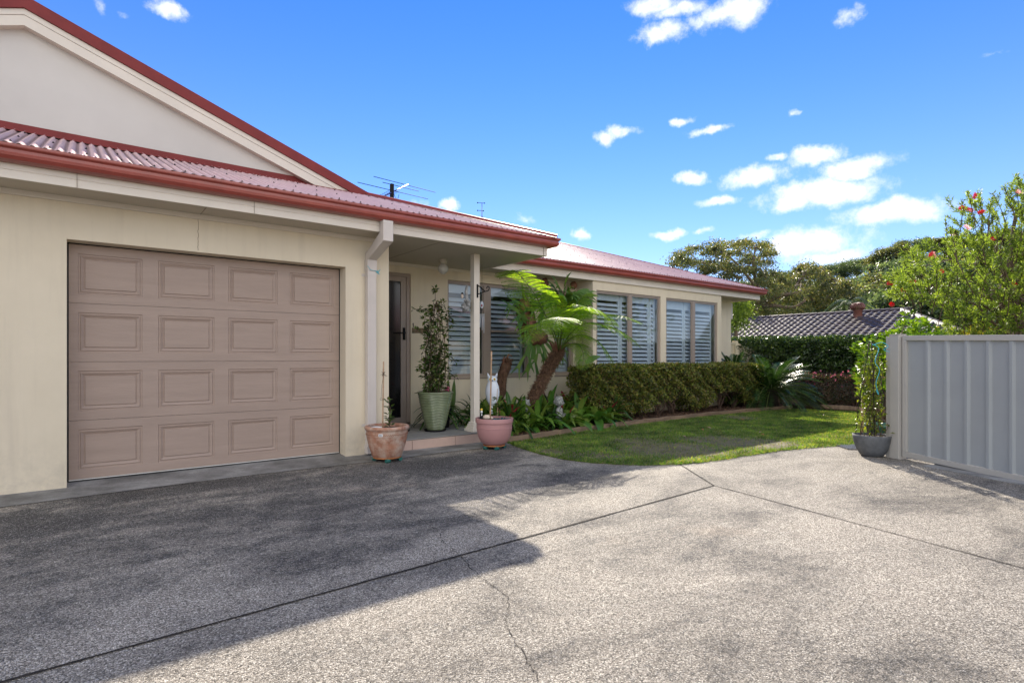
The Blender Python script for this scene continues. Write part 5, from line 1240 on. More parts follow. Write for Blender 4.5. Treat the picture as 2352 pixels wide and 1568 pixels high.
# overhanging tufts on the edge of the concrete
L = Leaves(); P = []
for a, b in zip(lawn_front, lawn_front[1:]):
    for k in range(int((b-a).length/.0016)): P.append(lerp(a, b, random.random())+Vector((random.uniform(-.03, .03), random.uniform(-.045, .05), .004)))
P = np.array([tuple(p) for p in P]); n = len(P)
L.add(P, np.stack([rng.normal(size=n)*.7, rng.normal(size=n)*.7-.3, np.ones(n)*.8], 1), rdir(n), rng.uniform(.02, .045, n), .007, .1); o = L.build('edge_grass', M['grass'], None); tag(o, 'ragged fringe of grass where the lawn meets the concrete', 'grass', kind='stuff')
L = Leaves(); px = rng.uniform(4.4, 12.5, 30000); py = rng.uniform(5.9, 7.3, 30000); m = in_poly(px, py, bp); px, py = px[m], py[m]; n = len(px)
L.add(np.stack([px, py, np.full(n, .052)+rng.random(n)*.012], 1), np.stack([rng.normal(size=n), rng.normal(size=n), rng.normal(size=n)*.2+.1], 1), np.tile([0, 0, 1.], (n, 1))+rdir(n)*.4, rng.uniform(.02, .05, n), .016, .1)
chip = leafmat('bark_chip', [(.05, .028, .018), (.12, .065, .04), (.22, .13, .08), (.08, .045, .03)], .9, .0); o = L.build('mulch_chips', chip, None); tag(o, 'brown bark chips strewn over the garden bed', 'mulch', kind='stuff')
#PART4
# ---------------------------------------------------------------- sliding gate and its post
gd_ = Vector((-.375, -.927, 0)).normalized(); gn = Vector((-.927, .375, 0)).normalized()   # gn points to the driveway
GO = Vector((7.09, 2.193, 0)); gang = math.atan2(gd_.y, gd_.x)
# local frame of the gate: +x along the gate away from the post, +y ... (rotz = gang)  driveway side is local -y or +y
def loc_y(sign): return sign
gt = thing('sliding_gate', 'grey-beige ribbed metal sliding gate closing the right side of the driveway', 'gate', tuple(GO), gang)
sgn = 1 if Vector((-math.sin(gang), math.cos(gang), 0)).dot(gn) > 0 else -1   # local y sign of driveway side
LEN = 4.6; SL = -.030
def gbox(mb, s0, s1, ya, yb, z0, z1, sl=True):
    a, b = sorted((ya*sgn, yb*sgn)); k = SL if sl else 0
    mb.add([(s0, a, z0+k*s0), (s1, a, z0+k*s1), (s1, b, z0+k*s1), (s0, b, z0+k*s0), (s0, a, z1+k*s0), (s1, a, z1+k*s1), (s1, b, z1+k*s1), (s0, b, z1+k*s0)],
           [(0, 3, 2, 1), (4, 5, 6, 7), (0, 1, 5, 4), (1, 2, 6, 5), (2, 3, 7, 6), (3, 0, 4, 7)])
mb = MB(); gbox(mb, -.045, LEN, -.02, .022, 1.292, 1.345); mb.build('top_rail', M['gatepost'], gt, bevel=.003)
mb = MB(); gbox(mb, -.045, LEN, -.02, .022, .03, .085); mb.build('bottom_rail', M['gatepost'], gt, bevel=.003)
mb = MB(); gbox(mb, -.045, 0, -.02, .022, .0855, 1.2915); mb.build('stile', M['gatepost'], gt, bevel=.003)
mb = MB(); s = .001; pr = []
cen = [.222+.195*k for k in range(23)]
pts = [(.001, 0)]
for c in cen: pts += [(c-.030, 0), (c-.014, .022), (c+.010, .022), (c+.026, 0)]
pts += [(LEN-.01, 0)]
for off, flip in ((0, False), (-.0015, True)):
    for (a, ya), (b, yb) in zip(pts, pts[1:]):
        q = [(a, (ya-.008+off)*sgn, .086+SL*a), (b, (yb-.008+off)*sgn, .086+SL*b), (b, (yb-.008+off)*sgn, 1.291+SL*b), (a, (ya-.008+off)*sgn, 1.291+SL*a)]
        mb.quad(*(q if (sgn < 0) != flip else q[::-1]))
mb.build('ribbed_panel', M['gate'], gt)
for s in (.7, 3.2):
    mb = MB(); c = Vector((s, 0, .035+SL*s)); mb.tube([c-Vector((0, .012, 0)), c+Vector((0, .012, 0))], .028, 14); mb.build('wheel', M['steel'], gt, True)
po = GO+gd_*-.135
gp_ = thing('gate_post', 'square metal post at the open end of the sliding gate', 'post', tuple(po), gang)
mb = MB(); mb.box(-.035, .075, -.055, .055, -.02, 1.352); mb.build('post', M['gatepost'], gp_, bevel=.004)
mb = MB(); mb.box(-.085, -.037, -.045, .02, -.02, 1.338); mb.build('channel', M['gatepost'], gp_, bevel=.003)
mb = MB(); mb.box(-.038, .078, -.058, .058, 1.353, 1.362); mb.build('cap', M['gatepost'], gp_, bevel=.002)
tk = thing('gate_track', 'metal track on a concrete strip under the sliding gate', 'gate track', tuple(GO+gd_*.3), gang)
mb = MB(); mb.box(0, 4.4, -.03-.14, .03+.0, .0, .008); mb.build('strip', M['apron'], tk); mb = MB(); mb.tube([(0, 0, .010), (4.4, 0, .010)], .008, 6); mb.build('rail', M['steel'], tk)
# drain grate
q = G(1953, 1027); mb = MB()
for k in range(9): mb.box(-.2+k*.046, -.2+k*.046+.010, -.12, .12, .0, .012)
for k in range(6): mb.box(-.2, .18, -.12+k*.046, -.11+k*.046, .001, .010)
o = mb.build('drain_grate', M['steel'], None); o.location = (q.x, q.y, .006); o.rotation_euler = (0, 0, .8); tag(o, 'small metal drain grate set in the ground left of the grey pot', 'drain')
# ---------------------------------------------------------------- grey pot with climber
gl2 = (7.08, 2.535, 0)
g2, body = pot_at('grey_pot', 'rounded dark grey stone-look pot beside the gate post', [(0, .004), (.10, 0), (.115, .012), (.15, .07), (.178, .15), (.19, .215), (.192, .238), (.180, .240), (.174, .225), (.165, .2), (0, .2)], M['bluegrey'], gl2)
mb = MB(); mb.lathe([(0, .215), (.172, .215)], 24); mb.build('soil', M['soil'], g2)
ob = thing('climbing_plant', 'leafy climber on a black wire obelisk in the grey pot', 'plant', (gl2[0], gl2[1], .2))
for k in range(4):
    a = k*1.571+.5; mb = MB(); mb.tube([(.16*math.cos(a), .16*math.sin(a), 0), (.12*math.cos(a), .12*math.sin(a), .45), (.02*math.cos(a), .02*math.sin(a), 1.08)], .004, 5); mb.build('wire', M['black'], ob, True)
for z in (.2, .5, .78):
    r_ = .15-.12*z; mb = MB(); mb.tube([(r_*math.cos(a), r_*math.sin(a), z) for a in np.linspace(0, 6.283, 17)], .003, 4); mb.build('wire_ring', M['black'], ob, True)
m = MB(); L = Leaves()
for k in range(20):
    a = random.uniform(0, 6.28); r0 = random.uniform(.04, .14); top = random.uniform(.5, 1.1)
    P = bez([Vector(((r0*(1-t*.4)+.05*math.sin(t*6+k))*math.cos(a+t*2), (r0*(1-t*.4)+.05*math.sin(t*6+k))*math.sin(a+t*2), t*top)) for t in np.linspace(0, 1, 8)], 22); m.tube(P, .003, 4)
    for p in P[3:]:
        m_ = rng.poisson(1.7); 
        if m_: d = rdir(m_); L.add(np.tile(np.array(tuple(p)), (m_, 1))+d*rng.uniform(.01, .06, (m_, 1)), d, np.array([0, 0, 1.])+rdir(m_)*.6, rng.uniform(.035, .065, m_), .026, .25)
m.build('vine_stem', M['stem'], ob, True)['kind'] = 'stuff'
L.build('foliage', leafmat('climber_leaf', [(.05, .08, .015), (.12, .16, .02), (.20, .23, .04), (.08, .12, .02)], .4, .45, (1.7, 1.6, .5)), ob)
tw_ = [PZ(x, y, 6.1) for x, y in ((2003, 790), (2018, 800), (2010, 830), (2020, 850), (2012, 880), (2018, 905), (2012, 895))]
mb = MB(); mb.tube(bez(rel(tw_, tw_[0]), 40), .0035, 5); mb.tube(bez(rel([PZ(x, y, 6.1) for x, y in ((2005, 792), (2025, 786), (2040, 795), (2030, 803), (2043, 808))], tw_[0]), 20), .0035, 5)
o = mb.build('twine', M['blue'], None, True); o.location = tw_[0]; tag(o, 'turquoise twine tying the climber in the grey pot to the post', 'twine')
q = G(2040, 1022); q = Vector((7.72, 2.62, 0)); gpot, _ = pot_at('green_tub', 'green plastic tub half hidden behind the grey pot', [(0, 0), (.15, 0), (.2, .27), (.215, .27), (.215, .30), (.19, .30), (.18, .25), (0, .25)], paint('green_plastic', (.05, .15, .10), .5, .1, 5), tuple(q))
# citrus tree
cb_ = Vector((8.75, 3.0, .012)); ct = thing('citrus_tree', 'bright green glossy citrus tree rising behind the gate post', 'tree', tuple(cb_))
cp = [(2060, 800)]; tips = []; L = Leaves()
poly = [(1962, 800), (2000, 775), (2030, 775), (2055, 748), (2085, 722), (2115, 732), (2140, 752), (2160, 775), (2160, 860), (2060, 940), (1990, 930), (1968, 880)]
cl_ = []
while len(cl_) < 165:
    x, y = random.uniform(1958, 2165), random.uniform(718, 945)
    if in_poly([x], [y], poly)[0]: cl_.append(PZ(x, y, random.uniform(7.2, 8.3)))
for c in cl_:
    m_ = 17; d = rdir(m_); d[:, 2] = np.abs(d[:, 2])*.7; L.add(np.tile(np.array(tuple(c-cb_)), (m_, 1))+rng.normal(size=(m_, 3))*.03, d, np.array([0, 0, 1.])+rdir(m_)*.7, rng.uniform(.07, .12, m_), .042, .25)
L.build('crown', M['leaf_lime'], ct)
mb = MB(); branchy(mb, (0, 0, 0), [cl_[k]-cb_ for k in range(0, 165, 12)], .028, .15); mb.build('trunk', M['bark'], ct, True)
sk = PY(2015, 941, 3.4); mb = MB(); mb.tube([(0, 0, 0), (.01, 0, .55)], .016, 8); o = mb.build('timber_stake', M['bamboo'], None, True); o.location = (8.2, 3.05, 0); tag(o, 'pale timber stake standing behind the grey pot', 'stake')
# ---------------------------------------------------------------- fences
def metal_fence(name, a, b, za, zb, ga, gb, label, mat, posts=2):
    root = thing(name, label, 'fence', tuple(a)); d = (b-a); ln = d.length; d = d/ln; n = Vector((-d.y, d.x, 0))
    def P(s, y, z): v = d*s+n*y; return (v.x, v.y, z)
    zt = lambda s: za+(zb-za)*s/ln; zg = lambda s: ga+(gb-ga)*s/ln
    mb = MB(); k = int(ln/.19); pts = [(0, 0)]
    for i in range(k): c = (i+.5)*ln/k; pts += [(c-.045, 0), (c-.02, .03), (c+.02, .03), (c+.045, 0)]
    pts.append((ln, 0))
    for (s0, y0), (s1, y1) in zip(pts, pts[1:]): mb.quad(P(s0, y0, zg(s0)), P(s1, y1, zg(s1)), P(s1, y1, zt(s1)-.03), P(s0, y0, zt(s0)-.03))
    mb.build('panel', mat, root)
    mb = MB(); mb.add([P(0, -.02, zt(0)-.04), P(ln, -.02, zt(ln)-.04), P(ln, .05, zt(ln)-.04), P(0, .05, zt(0)-.04), P(0, -.02, zt(0)+.01), P(ln, -.02, zt(ln)+.01), P(ln, .05, zt(ln)+.01), P(0, .05, zt(0)+.01)], [(0, 3, 2, 1), (4, 5, 6, 7), (0, 1, 5, 4), (1, 2, 6, 5), (2, 3, 7, 6), (3, 0, 4, 7)]); mb.build('top_rail', mat, root)
    for i in range(posts):
        s = ln*i/(posts-1); mb = MB(); v = [P(s-.035, -.025, zg(s)), P(s+.035, -.025, zg(s)), P(s+.035, .055, zg(s)), P(s-.035, .055, zg(s))]; w_ = [(x, y, zt(s)+.05) for x, y, z in v]
        mb.add(v+w_, [(0, 3, 2, 1), (4, 5, 6, 7), (0, 1, 5, 4), (1, 2, 6, 5), (2, 3, 7, 6), (3, 0, 4, 7)]); mb.build('post', mat, root)
    return root
fa = PX(1688, 787, 13.6); fb = PX(1768, 818, 13.75+.55)
metal_fence('raked_fence', Vector((12.25, 8.2, 0)), Vector((fa.x, fa.y, 0)), fa.z, fa.z, 0, 0, 'short level length of cream fence running from the house corner', M['fence'])
metal_fence('raked_fence', Vector((fa.x+.04, fa.y-.02, 0)), Vector((fb.x-.2, fb.y, 0)), fa.z, fb.z, 0, 0, 'cream fence panel with sloping top behind the cycads', M['fence'])
metal_fence('boundary_fence', Vector((14.95, -6, 0)), Vector((14.95, 13, 0)), 1.45, 1.45, -.1, -.1, 'long grey boundary fence behind the clipped camellias', M['fencegrey'], 8)
# ---------------------------------------------------------------- neighbour
NO = (26, 12, -1.0); nb_ = thing('neighbour_house', 'low neighbouring house with dark brown tiled hip roof', 'house', NO)
RZ, RX, K2 = 3.14, 28.0, .40
def edgeY(x): return 8.87-(RX-x)
mb = MB(); cs = 1/math.sqrt(1+K2*K2); rp = .34*cs
i = 0
for r in range(13):
    xl = 23.7+r*rp; xh = min(RX, xl+rp+.03)
    ncol = int((21.5-edgeY((xl+xh)/2))/.30)
    for c in range(ncol):
        y0 = 21.5-(c+1)*.30+(r % 2)*.0
        if y0 < edgeY((xl+xh)/2)-.05: continue
        prof = [(0, 0), (.06, .004), (.12, .045), (.18, .05), (.24, .012), (.302, 0)]
        jl_ = random.uniform(-.004, .004)
        lo = [(xl, y0+a, RZ-K2*(RX-xl)+.045+b+jl_) for a, b in prof]; hi = [(xh, y0+a, RZ-K2*(RX-xh)+.008+b) for a, b in prof]; bt = [(xl, y0+a, RZ-K2*(RX-xl)-.02) for a, b in prof]
        v = [(x-NO[0], y-NO[1], z-NO[2]) for x, y, z in lo+hi+bt]; mb.add(v, [(k+1, k, 6+k, 7+k) for k in range(5)]+[(12+k+1, 12+k, k, k+1) for k in range(5)])
mb.build('tiled_roof', M['tiles'], nb_)
mb = MB()
def rel3(p): return Vector((p[0]-NO[0], p[1]-NO[1], p[2]-NO[2]))
y = 21.5
while y > 8.9:
    mb.sweep([(-.13, -.06), (-.07, .03), (0, .06), (.07, .03), (.13, -.06)], rel3((RX, y, RZ+.03)), rel3((RX, y-.40, RZ+.045))); y -= .38
t = 0
while t < 4.0:
    a = (RX-t, 8.87-t, RZ+.04-K2*t); b = (RX-t-.27, 8.87-t-.27, RZ+.05-K2*(t+.27)); mb.sweep([(-.16, -.07), (-.08, .03), (0, .06), (.08, .03), (.16, -.07)], rel3(a), rel3(b)); t += .26
mb.build('ridge_tiles', M['tiles'], nb_)
mb = MB(); v = [rel3(p) for p in [(24.2, 5.2, 1.62), (24.2, 21.5, 1.62), (24.2, 21.5, -1.0), (24.2, 5.2, -1.0), (28, 8.9, 3.10), (28, 8.9, -1.0), (28, 21.5, 3.1), (28, 21.5, -1)]]
mb.add(v, [(0, 1, 2, 3), (0, 3, 5, 4), (1, 6, 7, 2), (4, 5, 7, 6)]); mb.build('wall', M['brick'], nb_)
mb = MB(); v = [rel3(p) for p in [(28, 8.87, 3.12), (28, 21.5, 3.12), (32, 21.5, 1.5), (32, 12.9, 1.5)]]; mb.add(v, [(0, 3, 2, 1)]); mb.build('rear_roof', M['tiles'], nb_)
wq = PX(1970, 737, 27.35)
wv_ = thing('roof_ventilator', 'brown spinning turbine ventilator on the neighbouring tiled roof', 'ventilator', (wq.x, wq.y, RZ-K2*(RX-27.35)-.1))
mb = MB(); mb.lathe([(.19, 0), (.17, .36), (.2, .38), (.2, .42)], 20); mb.build('base', M['ventmetal'], wv_, True)
mb = MB()
for k in range(24):
    a = 2*math.pi*k/24; P = [(math.cos(a+.5*t)*r_, math.sin(a+.5*t)*r_, .42+z) for t, r_, z in ((0, .2, 0), (.3, .27, .08), (.6, .28, .18), (.9, .2, .28), (1, .05, .31))]
    mb.tube(P, .024, 4)
mb.build('turbine', M['ventmetal'], wv_, True)
# ---------------------------------------------------------------- bottlebrush tree
bb = Vector((11.6, 2.35, .0)); bt = thing('bottlebrush_tree', 'sunlit bottlebrush tree with red flowers above the gate', 'tree', tuple(bb))
poly = [(2352,418),(2325,440),(2300,462),(2265,462),(2208,470),(2192,484),(2215,515),(2165,530),(2140,552),(2100,590),(2072,620),(2048,655),(2050,690),(2085,692),(2125,706),(2172,732),(2180,790),(2420,840),(2640,800),(2640,440),(2500,360),(2400,380)]
pa_ = np.array(poly, float); cl_ = []
def dens(x, y):
    d = .9
    if y < 640 and x < 2352: d = .30+.6*np.clip((y-430-(2352-x)*.55)/130, 0, 1)
    return d
while len(cl_) < 1500:
    x, y = random.uniform(2040, 2640), random.uniform(330, 835)
    if in_poly([x], [y], poly)[0] and random.random() < dens(x, y): cl_.append(PZ(x, y, 9.4+random.gauss(0, .65)-(.4 if x < 2200 else 0)))
L = Leaves()
tc0 = PZ(2370, 700, 9.6)
tw2 = MB()
for c in cl_:
    d = (c-tc0).normalized()*.7+Vector((random.uniform(-.5, .5), random.uniform(-.5, .5), random.uniform(.0, .9))); d.normalize(); ln = random.uniform(.14, .3)
    m_ = 64; t = rng.random(m_); P = np.array(tuple(c-bb))+np.array(tuple(d))*(t[:, None]*ln)+rng.normal(size=(m_, 3))*.012
    D = np.array(tuple(d))*.8+rdir(m_)*.85; L.add(P, D, rdir(m_), rng.uniform(.05, .085, m_), .014, .15)
    if random.random() < .5: tw2.tube([c-bb-d*.25+Vector((0, 0, -.1)), c-bb, c-bb+d*ln], .006, 4)
L.build('crown', M['leaf_bottle'], bt)
mb = MB(); main = bez([(0, 0, 0), PZ(2338, 760, 9.5)-bb, PZ(2322, 690, 9.5)-bb, PZ(2318, 600, 9.5)-bb, PZ(2335, 480, 9.5)-bb], 16); mb.tube(main, list(np.linspace(.09, .02, 17)), 8, wob=.1)
for k in range(0, 1500, 24): branchy(mb, tuple(main[random.randint(3, 11)]), [cl_[k]-bb], .018, .12)
mb.build('trunk', M['bark'], bt, True); o = tw2.build('twigs', M['stem'], bt); o['kind'] = 'stuff'
for (x, y) in ((2237,456),(2236,484),(2247,490),(2212,484),(2229,527),(2201,540),(2285,547),(2147,592),(2137,590),(2160,623),(2093,644),(2072,665),(2052,651),(2046,697),(2328,651),(2349,445),(2206,478)):
    L = Leaves(); m_ = 170; d = Vector((random.uniform(-1, -.2), random.uniform(-.6, .6), random.uniform(-.3, .6))).normalized(); c = PZ(x, y, 9.0)-bb; t = rng.random(m_)*.11
    rd = rdir(m_); dd = np.array(tuple(d)); rd = unit(rd-(rd@dd)[:, None]*dd); L.add(np.array(tuple(c))+dd*t[:, None], rd+dd*.25, np.tile(dd, (m_, 1)), .038, .006, .05); L.build('flower', M['red'], bt)
# yellow shrub peeking over the gate
L = Leaves(); c = PZ(2215, 772, 9.0); ys = thing('yellow_shrub', 'low golden-leaved shrub showing just above the gate top', 'shrub', (c.x, c.y, 0))
for k in range(38):
    p = PZ(random.gauss(2215, 38), random.uniform(756, 800), 9.0+random.gauss(0, .2)); m_ = 16; d = rdir(m_); L.add(np.tile(np.array((p.x-c.x, p.y-c.y, p.z)), (m_, 1))+rng.normal(size=(m_, 3))*.04, d, rdir(m_), .05, .026, .2)
L.build('crown', leafmat('golden_leaf', [(.35, .28, .03), (.5, .42, .05), (.25, .25, .03)], .5, .4), ys)
mb = MB(); branchy(mb, (0, 0, 0), [(0, 0, 1.2), (.3, .2, 1.25), (-.2, -.3, 1.2)], .03); mb.build('trunk', M['bark'], ys, True)
# ---------------------------------------------------------------- gum trees
def gum_from_px(name, label, base, poly, Zr, ncl, nleaf, lsz, lmat, limbs, r0, seed, parent_cat='tree', flat=.45):
    random.seed(seed); root = thing(name, label, parent_cat, tuple(base)); xs = [p[0] for p in poly]; ys = [p[1] for p in poly]; cl_ = []
    while len(cl_) < ncl:
        x, y = random.uniform(min(xs), max(xs)), random.uniform(min(ys), max(ys))
        if in_poly([x], [y], poly)[0]: cl_.append(PZ(x, y, random.uniform(*Zr)))
    L = Leaves()
    for c in cl_:
        s = random.uniform(.4, 1.15)*Zr[0]/31; P = rng.normal(size=(nleaf, 3))*np.array([.27, .27, .34*flat])*s+np.array(tuple(c-base)); D = rdir(nleaf)*.8+np.array([0, 0, -.5]); L.add(P, D, rdir(nleaf), lsz*rng.uniform(.7, 1.3, nleaf), lsz*.36, .15)
    L.build('crown', lmat, root)
    mb = MB()
    for (pts, r) in limbs: P = [PZ(x, y, z)-base for x, y, z in pts]; mb.tube(bez(P, 18), list(np.linspace(r, r*.35, 19)), 8, wob=.08)
    P0 = [PZ(*pts[len(pts)//2])-base for pts, r in limbs]
    for k in range(0, ncl, 4):
        t = cl_[k]-base; s0 = min([PZ(*q)-base for pts, r in limbs for q in pts[1:]], key=lambda v: (v-t).length); branchy(mb, tuple(s0), [t], r0, .2, 6)
    mb.build('trunk', M['bark'], root, True); return root
Zb = 41.0
b0 = PZ(1700, 760, Zb); b0.z = -1
gum_from_px('gum_tree', 'tall spreading gum tree with leaning limbs beyond the far end of the house', b0,
  [(1528,610),(1545,585),(1590,566),(1640,556),(1700,553),(1760,562),(1782,575),(1770,600),(1775,625),(1800,640),(1832,660),(1850,700),(1840,725),(1690,730),(1660,690),(1640,640),(1600,620),(1560,612)], (37, 45), 230, 120, .20, M['leaf_gum'],
  [([(1700,770,Zb),(1712,735,Zb),(1740,705,Zb),(1790,680,40),(1835,672,39.5)], .30), ([(1725,720,Zb),(1765,702,39.5),(1820,706,39),(1850,690,38.5)], .18), ([(1735,708,Zb),(1740,670,Zb),(1705,620,Zb),(1660,575,42)], .18), ([(1740,668,Zb),(1730,610,39.5),(1735,570,39.5)], .14), ([(1700,640,Zb),(1640,610,41),(1565,596,41)], .12)], .05, 5)
b1_ = PZ(1900, 760, 47); b1_.z = -1
gum_from_px('gum_tree', 'russet-tinged gum tree to the right of the tall leaning gum', b1_,
  [(1775,640),(1810,615),(1860,606),(1900,625),(1935,640),(1965,660),(1960,700),(1930,722),(1800,725),(1790,690)], (44, 52), 150, 110, .24, M['leaf_gum'], [([(1880,765,47),(1878,720,47),(1860,680,47),(1830,650,47)], .2), ([(1878,715,47),(1905,680,47),(1925,655,47)], .15)], .05, 6)
b2_ = PZ(1690, 770, 22); b2_.z = -1
gum_from_px('bushy_tree', 'small light green bushy tree against the end of the house', b2_, [(1668,690),(1690,672),(1708,690),(1722,715),(1715,745),(1665,745)], (21, 23.5), 40, 120, .12, M['leaf_bottle'], [([(1690,775,22),(1690,740,22),(1688,710,22)], .08)], .03, 8, flat=.9)
# small palm
pb_ = PZ(1952, 760, 33); pb_.z = -1; pt_ = thing('palm_tree', 'small drooping palm among the gums above the tiled roof', 'palm', tuple(pb_)); pc = PZ(1952, 696, 33)-pb_
mb = MB(); mb.tube([(0, 0, 0), pc*.5+Vector((.1, 0, 0)), pc], [.16, .13, .11], 8); mb.build('trunk', M['bark'], pt_, True)
for k in range(16):
    a = k*2.4; e = random.uniform(.1, 1.0); L = Leaves(); P = np.array([tuple(pc+Vector((math.cos(a)*math.cos(e), math.sin(a)*math.cos(e), math.sin(e)))*1.5*t+Vector((0, 0, -1.1))*t*t) for t in np.linspace(0, 1, 24)]); T_ = unit(np.gradient(P, axis=0)); S = unit(np.cross(T_, np.array([0, 0, 1.])))
    for s in (1, -1): L.add(P, S*s+T_*.6+np.array([0, 0, -.5]), np.tile([0, 0, 1.], (24, 1)), .42, .05, .1)
    L.build('frond', M['leaf_hill'], pt_)
# hill trees: four kinds, copied
def proto_tree(seed, hgt, rad, kind, lmat, nleaf=8500):
    random.seed(seed); root = thing('gum_tree', None, None, (0, 0, 0)); L = Leaves(); cl_ = []
    for k in range(38):
        a = random.uniform(0, 6.28); r_ = rad*math.sqrt(random.random()); zc = hgt*(.50+.42*random.random()) if kind == 'tall' else hgt*(.3+.6*random.random())
        r_ *= math.sqrt(max(.08, 1-((zc/hgt-.62)/.42)**2)); cl_.append(Vector((r_*math.cos(a), r_*math.sin(a), zc)))
    m_ = nleaf//38
    for c in cl_:
        s = random.uniform(.6, 1.2)*rad/3.2; P = rng.normal(size=(m_, 3))*np.array([.60, .60, .42])*s; L.add(P+np.array(tuple(c)), rdir(m_)+np.array([0, 0, -.2]), rdir(m_)+np.array([0, 0, .6]), rng.uniform(.22, .42, m_), .19, .15)
    L.build('crown', lmat, root)
    mb = MB(); mb.tube([(0, 0, -1.5), (random.uniform(-.3, .3), .1, hgt*.3), (random.uniform(-.5, .5), .2, hgt*.6)], [.28, .2, .12], 7)
    for c in cl_[::2]: branchy(mb, (0, .05, hgt*random.uniform(.25, .5)), [c], .08, .15, 5)
    mb.build('trunk', M['palebark'] if seed % 2 else M['bark'], root, True); return root
protos = [proto_tree(21, 11, 3.6, 'tall', M['leaf_hill']), proto_tree(22, 9.5, 4.0, 'tall', M['leaf_hill']), proto_tree(23, 7, 3.2, 'bush', M['leaf_hill'], 9500), proto_tree(24, 10, 3.2, 'tall', M['leaf_gum'])]
ph = [11*.97, 9.5*.97, 7*.95, 10*.97]
kl = ['tall slender-crowned gum tree in the wooded hillside', 'broad flat-topped gum tree in the wooded hillside', 'low rounded bushy tree at the foot of the wooded hillside', 'olive-tinged gum tree in the wooded hillside']
random.seed(77); used = set()
def ytop(x):
    xs_ = [1500, 1640, 1760, 1800, 1850, 1900, 1950, 2000, 2035, 2065, 2120, 2200, 2300, 2500]; ys_ = [700, 690, 640, 622, 610, 603, 600, 598, 572, 556, 545, 538, 530, 540]
    return np.interp(x, xs_, ys_)
plan = []
for x in range(1560, 2460, 42): plan.append((x+random.uniform(-14, 14), random.uniform(84, 96), 0, [0, 1, 0, 3]))
for x in range(1600, 2460, 34): plan.append((x+random.uniform(-14, 14), random.uniform(66, 76), 34, [0, 1, 3, 2]))
for x in range(1640, 2460, 34): plan.append((x+random.uniform(-14, 14), random.uniform(50, 57), 62, [2, 3, 1]))
for x in range(1790, 2460, 56): plan.append((x+random.uniform(-14, 14), random.uniform(42, 46), 112, [2]))
for (x, Z, dy, ks) in plan:
    k = random.choice(ks); p = PZ(x, ytop(x)+dy+random.uniform(-6, 10), Z); gz_ = float(hz(p.x, p.y)) if Z > 47 else -1.1; h = max(3.0, p.z-gz_)
    if k in used: o = copy_tree(protos[k])
    else: o = protos[k]; used.add(k)
    s = h/ph[k]; w_ = min(1.5, max(.8, s)); o.location = (p.x, p.y, gz_-.1); o.scale = (w_, w_, s); o.rotation_euler = (0, 0, random.uniform(0, 6.28))
    tag(o, kl[k], 'tree', ['tall slender gums on the hillside', 'broad flat-topped gums on the hillside', 'low bushy trees at the foot of the hillside', 'olive gums on the hillside'][k])
for k in range(4):
    if k not in used:
        for c in list(protos[k].children): bpy.data.objects.remove(c)
        bpy.data.objects.remove(protos[k])
# ---------------------------------------------------------------- aerials
random.seed(3)
ab = Vector((4.9, 10.1, 3.86)); an = thing('tv_antenna', 'television aerial with three long rods on the roof ridge', 'antenna', tuple(ab))
e_ = Vector((1.271, .283, 0)).normalized(); b_ = Vector((-e_.y, e_.x, 0))
p1 = PZ(908, 470, 11)-ab; hz_ = p1.z; 
def anode(px, py): 
    # nearest point for a node: same height plane as the boom
    v = G(px, py, p1.z+ab.z)-ab; return v
mb = MB(); mb.tube([(0, 0, 0), (0, 0, hz_+.06)], .016, 8); mb.build('mast', M['steel'], an, True)
mb = MB(); bs = -b_*.62+Vector((0, 0, hz_-.14)); be = b_*.72+Vector((0, 0, hz_+.13)); 
c1 = PZ(1010*.0+907, 471, 11)
A0 = PZ(877, 456+0, 10.6)-ab; 
bA = PZ((1200+410/2.94)*.65333, (550+425/2.94)*.65333, 10.45)-ab; bB = PZ((1200+690/2.94)*.65333, (550+290/2.94)*.65333, 11.5)-ab
mb.tube([bA, bB], .012, 6); mb.build('boom', paint('blue_boom', (.03, .05, .22), .4), an, True)
def c1b(x, y): return ((1200+x/2.94)*.65333, (550+y/2.94)*.65333)
for (a, b, Za, Zb_) in (((335,208),(972,372),10.6,12.3), ((427,268),(802,360),10.6,11.6), ((168,268),(895,440),10.1,11.9)):
    m = MB(); m.tube([PZ(*c1b(*a), Za)-ab, PZ(*c1b(*b), Zb_)-ab], .006, 6); m.build('rod', M['black'], an, True)
for t in np.linspace(.06, .46, 7):
    c = lerp(bA, bB, t); m = MB(); m.tube([c-e_*.11+Vector((0, 0, 0)), c+e_*.11], .004, 5); m.build('short_rod', M['black'], an, True)
m = MB(); c = lerp(bA, bB, .38); m.box(c.x-.03, c.x+.03, c.y-.03, c.y+.03, c.z-.14, c.z+.16); m.build('reflector', M['black'], an)
m = MB(); c = lerp(bA, bB, .42); m.tube([c+Vector((.0, 0, 0)), c+Vector((.06, .02, -.10)), c+Vector((.12, .04, -.12)), c+Vector((.15, .05, -.02))], .005, 5); m.build('cable', M['black'], an, True)
q = PZ(1107, 507, 15.2); aw = thing('mast_antenna', 'thin vertical mast aerial behind the roof ridge right of the television aerial', 'antenna', (q.x, q.y, q.z-.6))
mb = MB(); mb.tube([(0, 0, 0), (0, 0, .72)], .022, 8); mb.tube([(0, 0, .72), (0, 0, 1.08)], .010, 6); mb.build('mast', M['steel'], aw, True)
ee = Vector((.9, -.4, 0)).normalized()
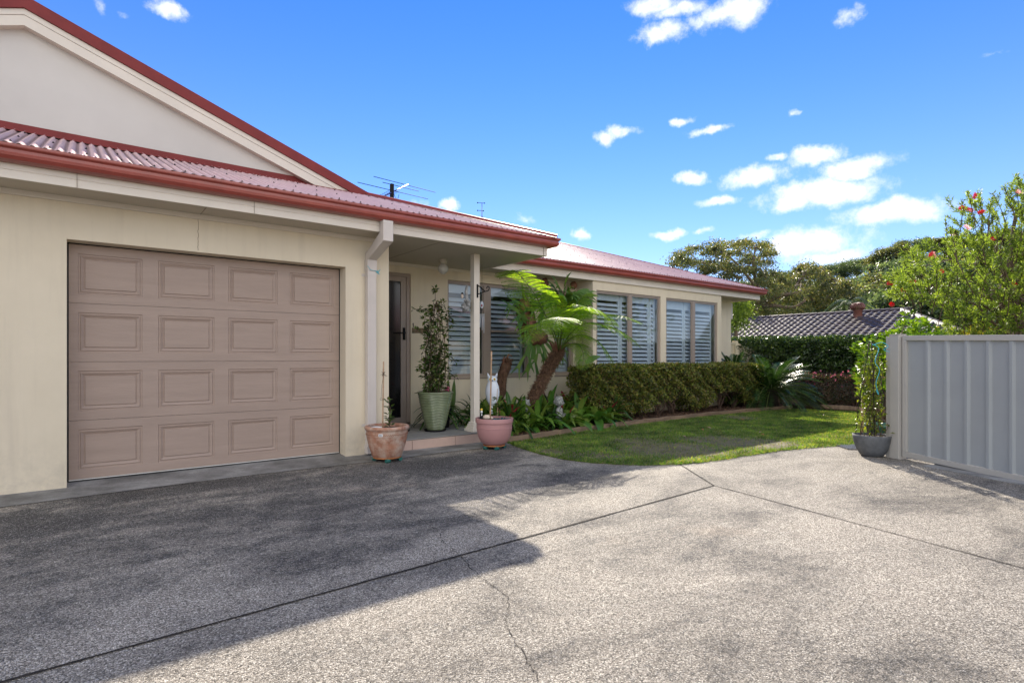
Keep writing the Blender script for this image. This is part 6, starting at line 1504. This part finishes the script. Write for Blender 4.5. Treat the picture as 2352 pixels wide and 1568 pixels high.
for z, l, l2 in ((1.08, .12, .07), (.87, .12, .04)):
    m = MB(); m.tube([-ee*l+Vector((0, 0, z)), ee*l2+Vector((0, 0, z))], .007, 5); m.ball(tuple(-ee*l+Vector((0, 0, z))), .018, 8); m.ball(tuple(ee*l2+Vector((0, 0, z))), .018, 8); m.build('crossbar', M['black'], aw)
# ---------------------------------------------------------------- villa across the drive (seen in the window reflections)
VO = (16, -9, 0); vl = thing('opposite_villa', 'matching villa across the driveway seen mirrored in the bay windows', 'house', VO)
mb = MB(); wall_y(mb, -12, 8, 0, 2.5, -4, 4, [], .1)
mb = MB(); mb.box(-12, 8, -6, 0, -.05, 2.45); mb.build('wall', M['wall'], vl)
mb = MB(); mb.add([(-12.5, .5, 2.5), (8.5, .5, 2.5), (8.5, -3, 3.9), (-12.5, -3, 3.9), (-12.5, -6.5, 2.5), (8.5, -6.5, 2.5)], [(0, 3, 2, 1), (3, 4, 5, 2), (0, 1, 5, 4)]); mb.build('roof', M['roof'], vl)
mb = MB(); mb.box(-12.5, 8.5, .51, .62, 2.42, 2.55); mb.build('gutter', M['gutter'], vl)
for x in (-9, -4.5, 0, 4):
    mb = MB(); mb.box(x, x+1.6, .005, .05, .8, 2.1); w_ = mb.build('window', M['alu'], vl); mb = MB(); mb.box(x+.06, x+1.54, .051, .056, .86, 2.04); mb.build('pane', M['screen'], w_)
metal_fence('white_fence', Vector((9.0, -5.6, 0)), Vector((20, -5.6, 0)), 1.5, 1.5, 0, 0, 'pale fence across the driveway seen mirrored in the bay windows', M['fence'], 6)
# fallen leaves
random.seed(11)
for i in range(9):
    q = G(*random.choice([(1700, 965), (1560, 1000), (1900, 955), (1640, 985), (1780, 990), (1960, 1010), (1850, 1020), (1740, 1000), (1480, 1030)]), .03)+Vector((random.uniform(-.4, .4), random.uniform(-.2, .2), 0)); L = Leaves(); L.add([(0, 0, 0)], [(random.uniform(-1, 1), random.uniform(-1, 1), .1)], np.array([[0, .1, 1.]]), .08, .035, .3)
    o = L.build('fallen_leaf', M['orange'] if i % 2 else M['bamboo'], None); o.location = q; tag(o, ['tan', 'orange'][i % 2]+' fallen leaf lying on the lawn', 'leaf', ['tan', 'orange'][i % 2]+' fallen leaves on the lawn')
